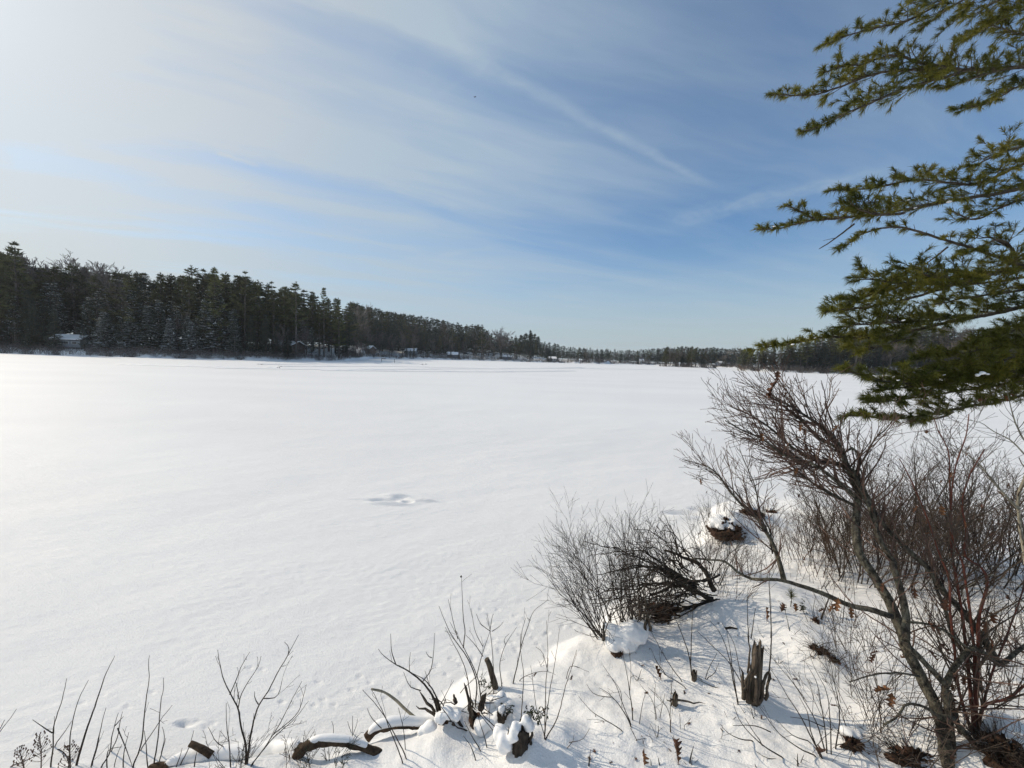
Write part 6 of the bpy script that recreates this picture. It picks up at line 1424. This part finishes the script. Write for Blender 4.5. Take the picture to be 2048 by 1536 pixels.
    bough([z4(1290, 570), z4(1400, 530), z4(1560, 480), z4(1818, 420)], 4.5, 0.2, 0.010, None, 1.0, 0.26)
    bough([z4(1560, 160), z4(1700, 190), z4(1818, 220), z4(2000, 240)], 4.9, 0.2, 0.012, -0.2, 1.2, 0.36)
    # second tier
    bough([z4(560, 1220), z4(700, 1215), z4(900, 1190), z4(1050, 1160), z4(1200, 1150), z4(1500, 1170), z4(1818, 1050), z4(2100, 930)], 4.0, 0.7, 0.024, -0.3, 1.0, 0.28)
    bough([z4(1450, 1090), z4(1600, 1010), z4(1700, 970), z4(1818, 940), z4(2000, 880)], 4.5, 0.3, 0.014, None, 1.0, 0.30)
    bough([z4(90, 1468), z4(250, 1460), z4(450, 1415), z4(700, 1390), z4(900, 1375), z4(1100, 1348), z4(1400, 1290), z4(1818, 1212), z4(2150, 1120)], 3.9, 0.7, 0.030, -0.4, 1.0, 0.28)
    bough([z4(300, 1310), z4(380, 1350), z4(470, 1400)], 3.95, 0.1, 0.006, None, 1.0, 0.14)
    bough([z4(690, 1270), z4(760, 1330), z4(900, 1370), z4(1050, 1360)], 3.9, 0.15, 0.010, None, 1.5, 0.30)
    bough([z4(1350, 1350), z4(1500, 1400), z4(1650, 1330), z4(1818, 1260)], 4.2, 0.2, 0.010, None, 1.0, 0.30)
    bough([z5(640, 210), z5(720, 160), z5(800, 100), z5(950, 60), z5(1080, 60), z5(1350, 130), z5(1600, 200), z5(1897, 300), z5(2200, 380)], 4.0, 0.7, 0.026, -0.3, 0.9, 0.2, 0.35)
    bough([z5(530, 192), z5(640, 120), z5(760, 30)], 3.95, 0.05, 0.006, None, 1, 0.2, 0, False)
    bough([z5(1200, 320), z5(1290, 260), z5(1390, 180)], 4.2, 0.05, 0.006, None, 0.6, 0.12, 0.5)
    # third tier
    bough([z5(650, 530), z5(780, 520), z5(900, 495), z5(1050, 450), z5(1200, 420), z5(1500, 370), z5(1897, 310), z5(2200, 280)], 3.8, 0.9, 0.030, -0.2, 1.1, 0.34)
    bough([z5(1080, 380), z5(1150, 320), z5(1260, 370), z5(1400, 380)], 3.95, 0.15, 0.008, None, 1.2, 0.28)
    bough([z5(560, 620), z5(680, 600), z5(820, 590), z5(1000, 560), z5(1200, 520), z5(1450, 440), z5(1700, 360)], 3.75, 0.6, 0.014, None, 1.1, 0.32)
    bough([z5(790, 400), z5(900, 400), z5(1050, 420), z5(1200, 420)], 3.9, 0.2, 0.010, None, 1.2, 0.28)
    bough([z5(1480, 240), z5(1600, 190), z5(1750, 140), z5(1850, 240)], 4.3, 0.2, 0.010, None, 0.7, 0.24, 0.4)
    bough([z5(1560, 120), z5(1680, 120), z5(1800, 180)], 4.4, 0.1, 0.008, None, 0.8, 0.22, 0.3)
    bough([z5(90, 875), z5(190, 850), z5(300, 830), z5(450, 800), z5(600, 785), z5(900, 790), z5(1200, 722), z5(1500, 650), z5(1897, 562), z5(2200, 500)], 3.6, 0.9, 0.032, -0.2, 1.15, 0.27)
    bough([z5(680, 720), z5(800, 700), z5(950, 690), z5(1150, 680), z5(1400, 650)], 3.8, 0.3, 0.012, None, 1.3, 0.32)
    bough([z5(1300, 560), z5(1450, 530), z5(1650, 500), z5(1897, 470), z5(2100, 450)], 4.2, 0.4, 0.014, None, 1.1, 0.34, 0.15)
    bough([z5(1250, 470), z5(1400, 440), z5(1600, 420), z5(1897, 380)], 4.2, 0.3, 0.012, None, 1.0, 0.30, 0.15)
    bough([z5(750, 900), z5(850, 860), z5(1000, 820), z5(1200, 760)], 3.75, 0.2, 0.010, None, 1.0, 0.24)
    # lowest tier, over the shrubs
    bough([z5(640, 1000), z5(760, 1020), z5(900, 1060), z5(1150, 1075), z5(1400, 1050), z5(1650, 1020), z5(1897, 990), z5(2200, 960)], 3.4, 0.8, 0.024, -0.1, 1.15, 0.34)
    bough([z5(1100, 960), z5(1250, 930), z5(1450, 900), z5(1700, 860), z5(1897, 820), z5(2200, 780)], 3.6, 0.7, 0.020, -0.1, 1.1, 0.34)
    bough([z5(1640, 780), z5(1760, 760), z5(1897, 720), z5(2100, 680)], 3.9, 0.3, 0.014, -0.1, 1.1, 0.34)
    bough([z5(720, 1300), z5(850, 1310), z5(1000, 1325), z5(1200, 1290), z5(1450, 1240), z5(1700, 1190), z5(1897, 1140), z5(2200, 1070)], 3.2, 0.9, 0.024, 0.1, 1.15, 0.28, 0, True, 0.4)
    bough([z5(820, 1220), z5(950, 1210), z5(1150, 1180), z5(1400, 1140), z5(1650, 1110), z5(1897, 1070), z5(2200, 1020)], 3.3, 0.9, 0.018, 0.0, 1.1, 0.32)
    bough([z5(900, 1140), z5(1050, 1120), z5(1300, 1090), z5(1600, 1060), z5(1897, 1030)], 3.5, 0.5, 0.014, None, 1.1, 0.32)
    bough([z5(1250, 1020), z5(1450, 980), z5(1700, 950), z5(1897, 900), z5(2150, 860)], 3.6, 0.5, 0.014, None, 1.1, 0.32)
    bough([z5(1200, 1350), z5(1330, 1320), z5(1420, 1280)], 3.35, 0.05, 0.007, None, 1.2, 0.16)
    MB.build = _build
    for (px, py, dep, rs) in ((1962, 748, 3.75, 0.03), (1972, 745, 3.75, 0.03), (1950, 752, 3.75, 0.02)): pass
    snow_lump(o, [at(1955, 750, 3.55), at(1965, 746, 3.55), at(1975, 748, 3.57)], [0.022, 0.026, 0.017], 0.7, 3, 'snow_clump')
    for k, (px, py, dep, rs) in enumerate(((1897, 404, 4.2, 0.020), (1829, 416, 4.15, 0.014), (1816, 400, 4.1, 0.013), (1763, 432, 4.05, 0.010), (1547, 453, 3.85, 0.013), (1887, 750, 3.5, 0.010), (1795, 761, 3.4, 0.012), (1584, 689, 3.6, 0.014), (1628, 676, 3.6, 0.010), (1805, 641, 3.7, 0.014), (1872, 611, 3.9, 0.012), (1963, 584, 4.1, 0.012), (2006, 603, 4.1, 0.010), (1902, 834, 3.3, 0.012))):
        snow_lump(o, [at(px, py, dep), at(px + 4, py - 1, dep)], [rs, rs * 0.8], 0.7, k, 'snow_clump')
white_pine()
# ------------------------------------------------------------------ thin winter haze between the eye and the far shore
def haze():
    m = bpy.data.materials.new('haze'); m.use_nodes = True; nt = m.node_tree; nt.nodes.clear()
    out = nt.nodes.new('ShaderNodeOutputMaterial'); v = nt.nodes.new('ShaderNodeVolumePrincipled')
    v.inputs['Color'].default_value = (0.86, 0.92, 1.0, 1); v.inputs['Density'].default_value = HAZE; v.inputs['Anisotropy'].default_value = 0.25
    nt.links.new(v.outputs[0], out.inputs['Volume'])
    mb = MB(); mb.box((0, 330, 27), (900, 700, 29)); o = mb.build('haze', m); tag(o, kind='stuff')
haze()
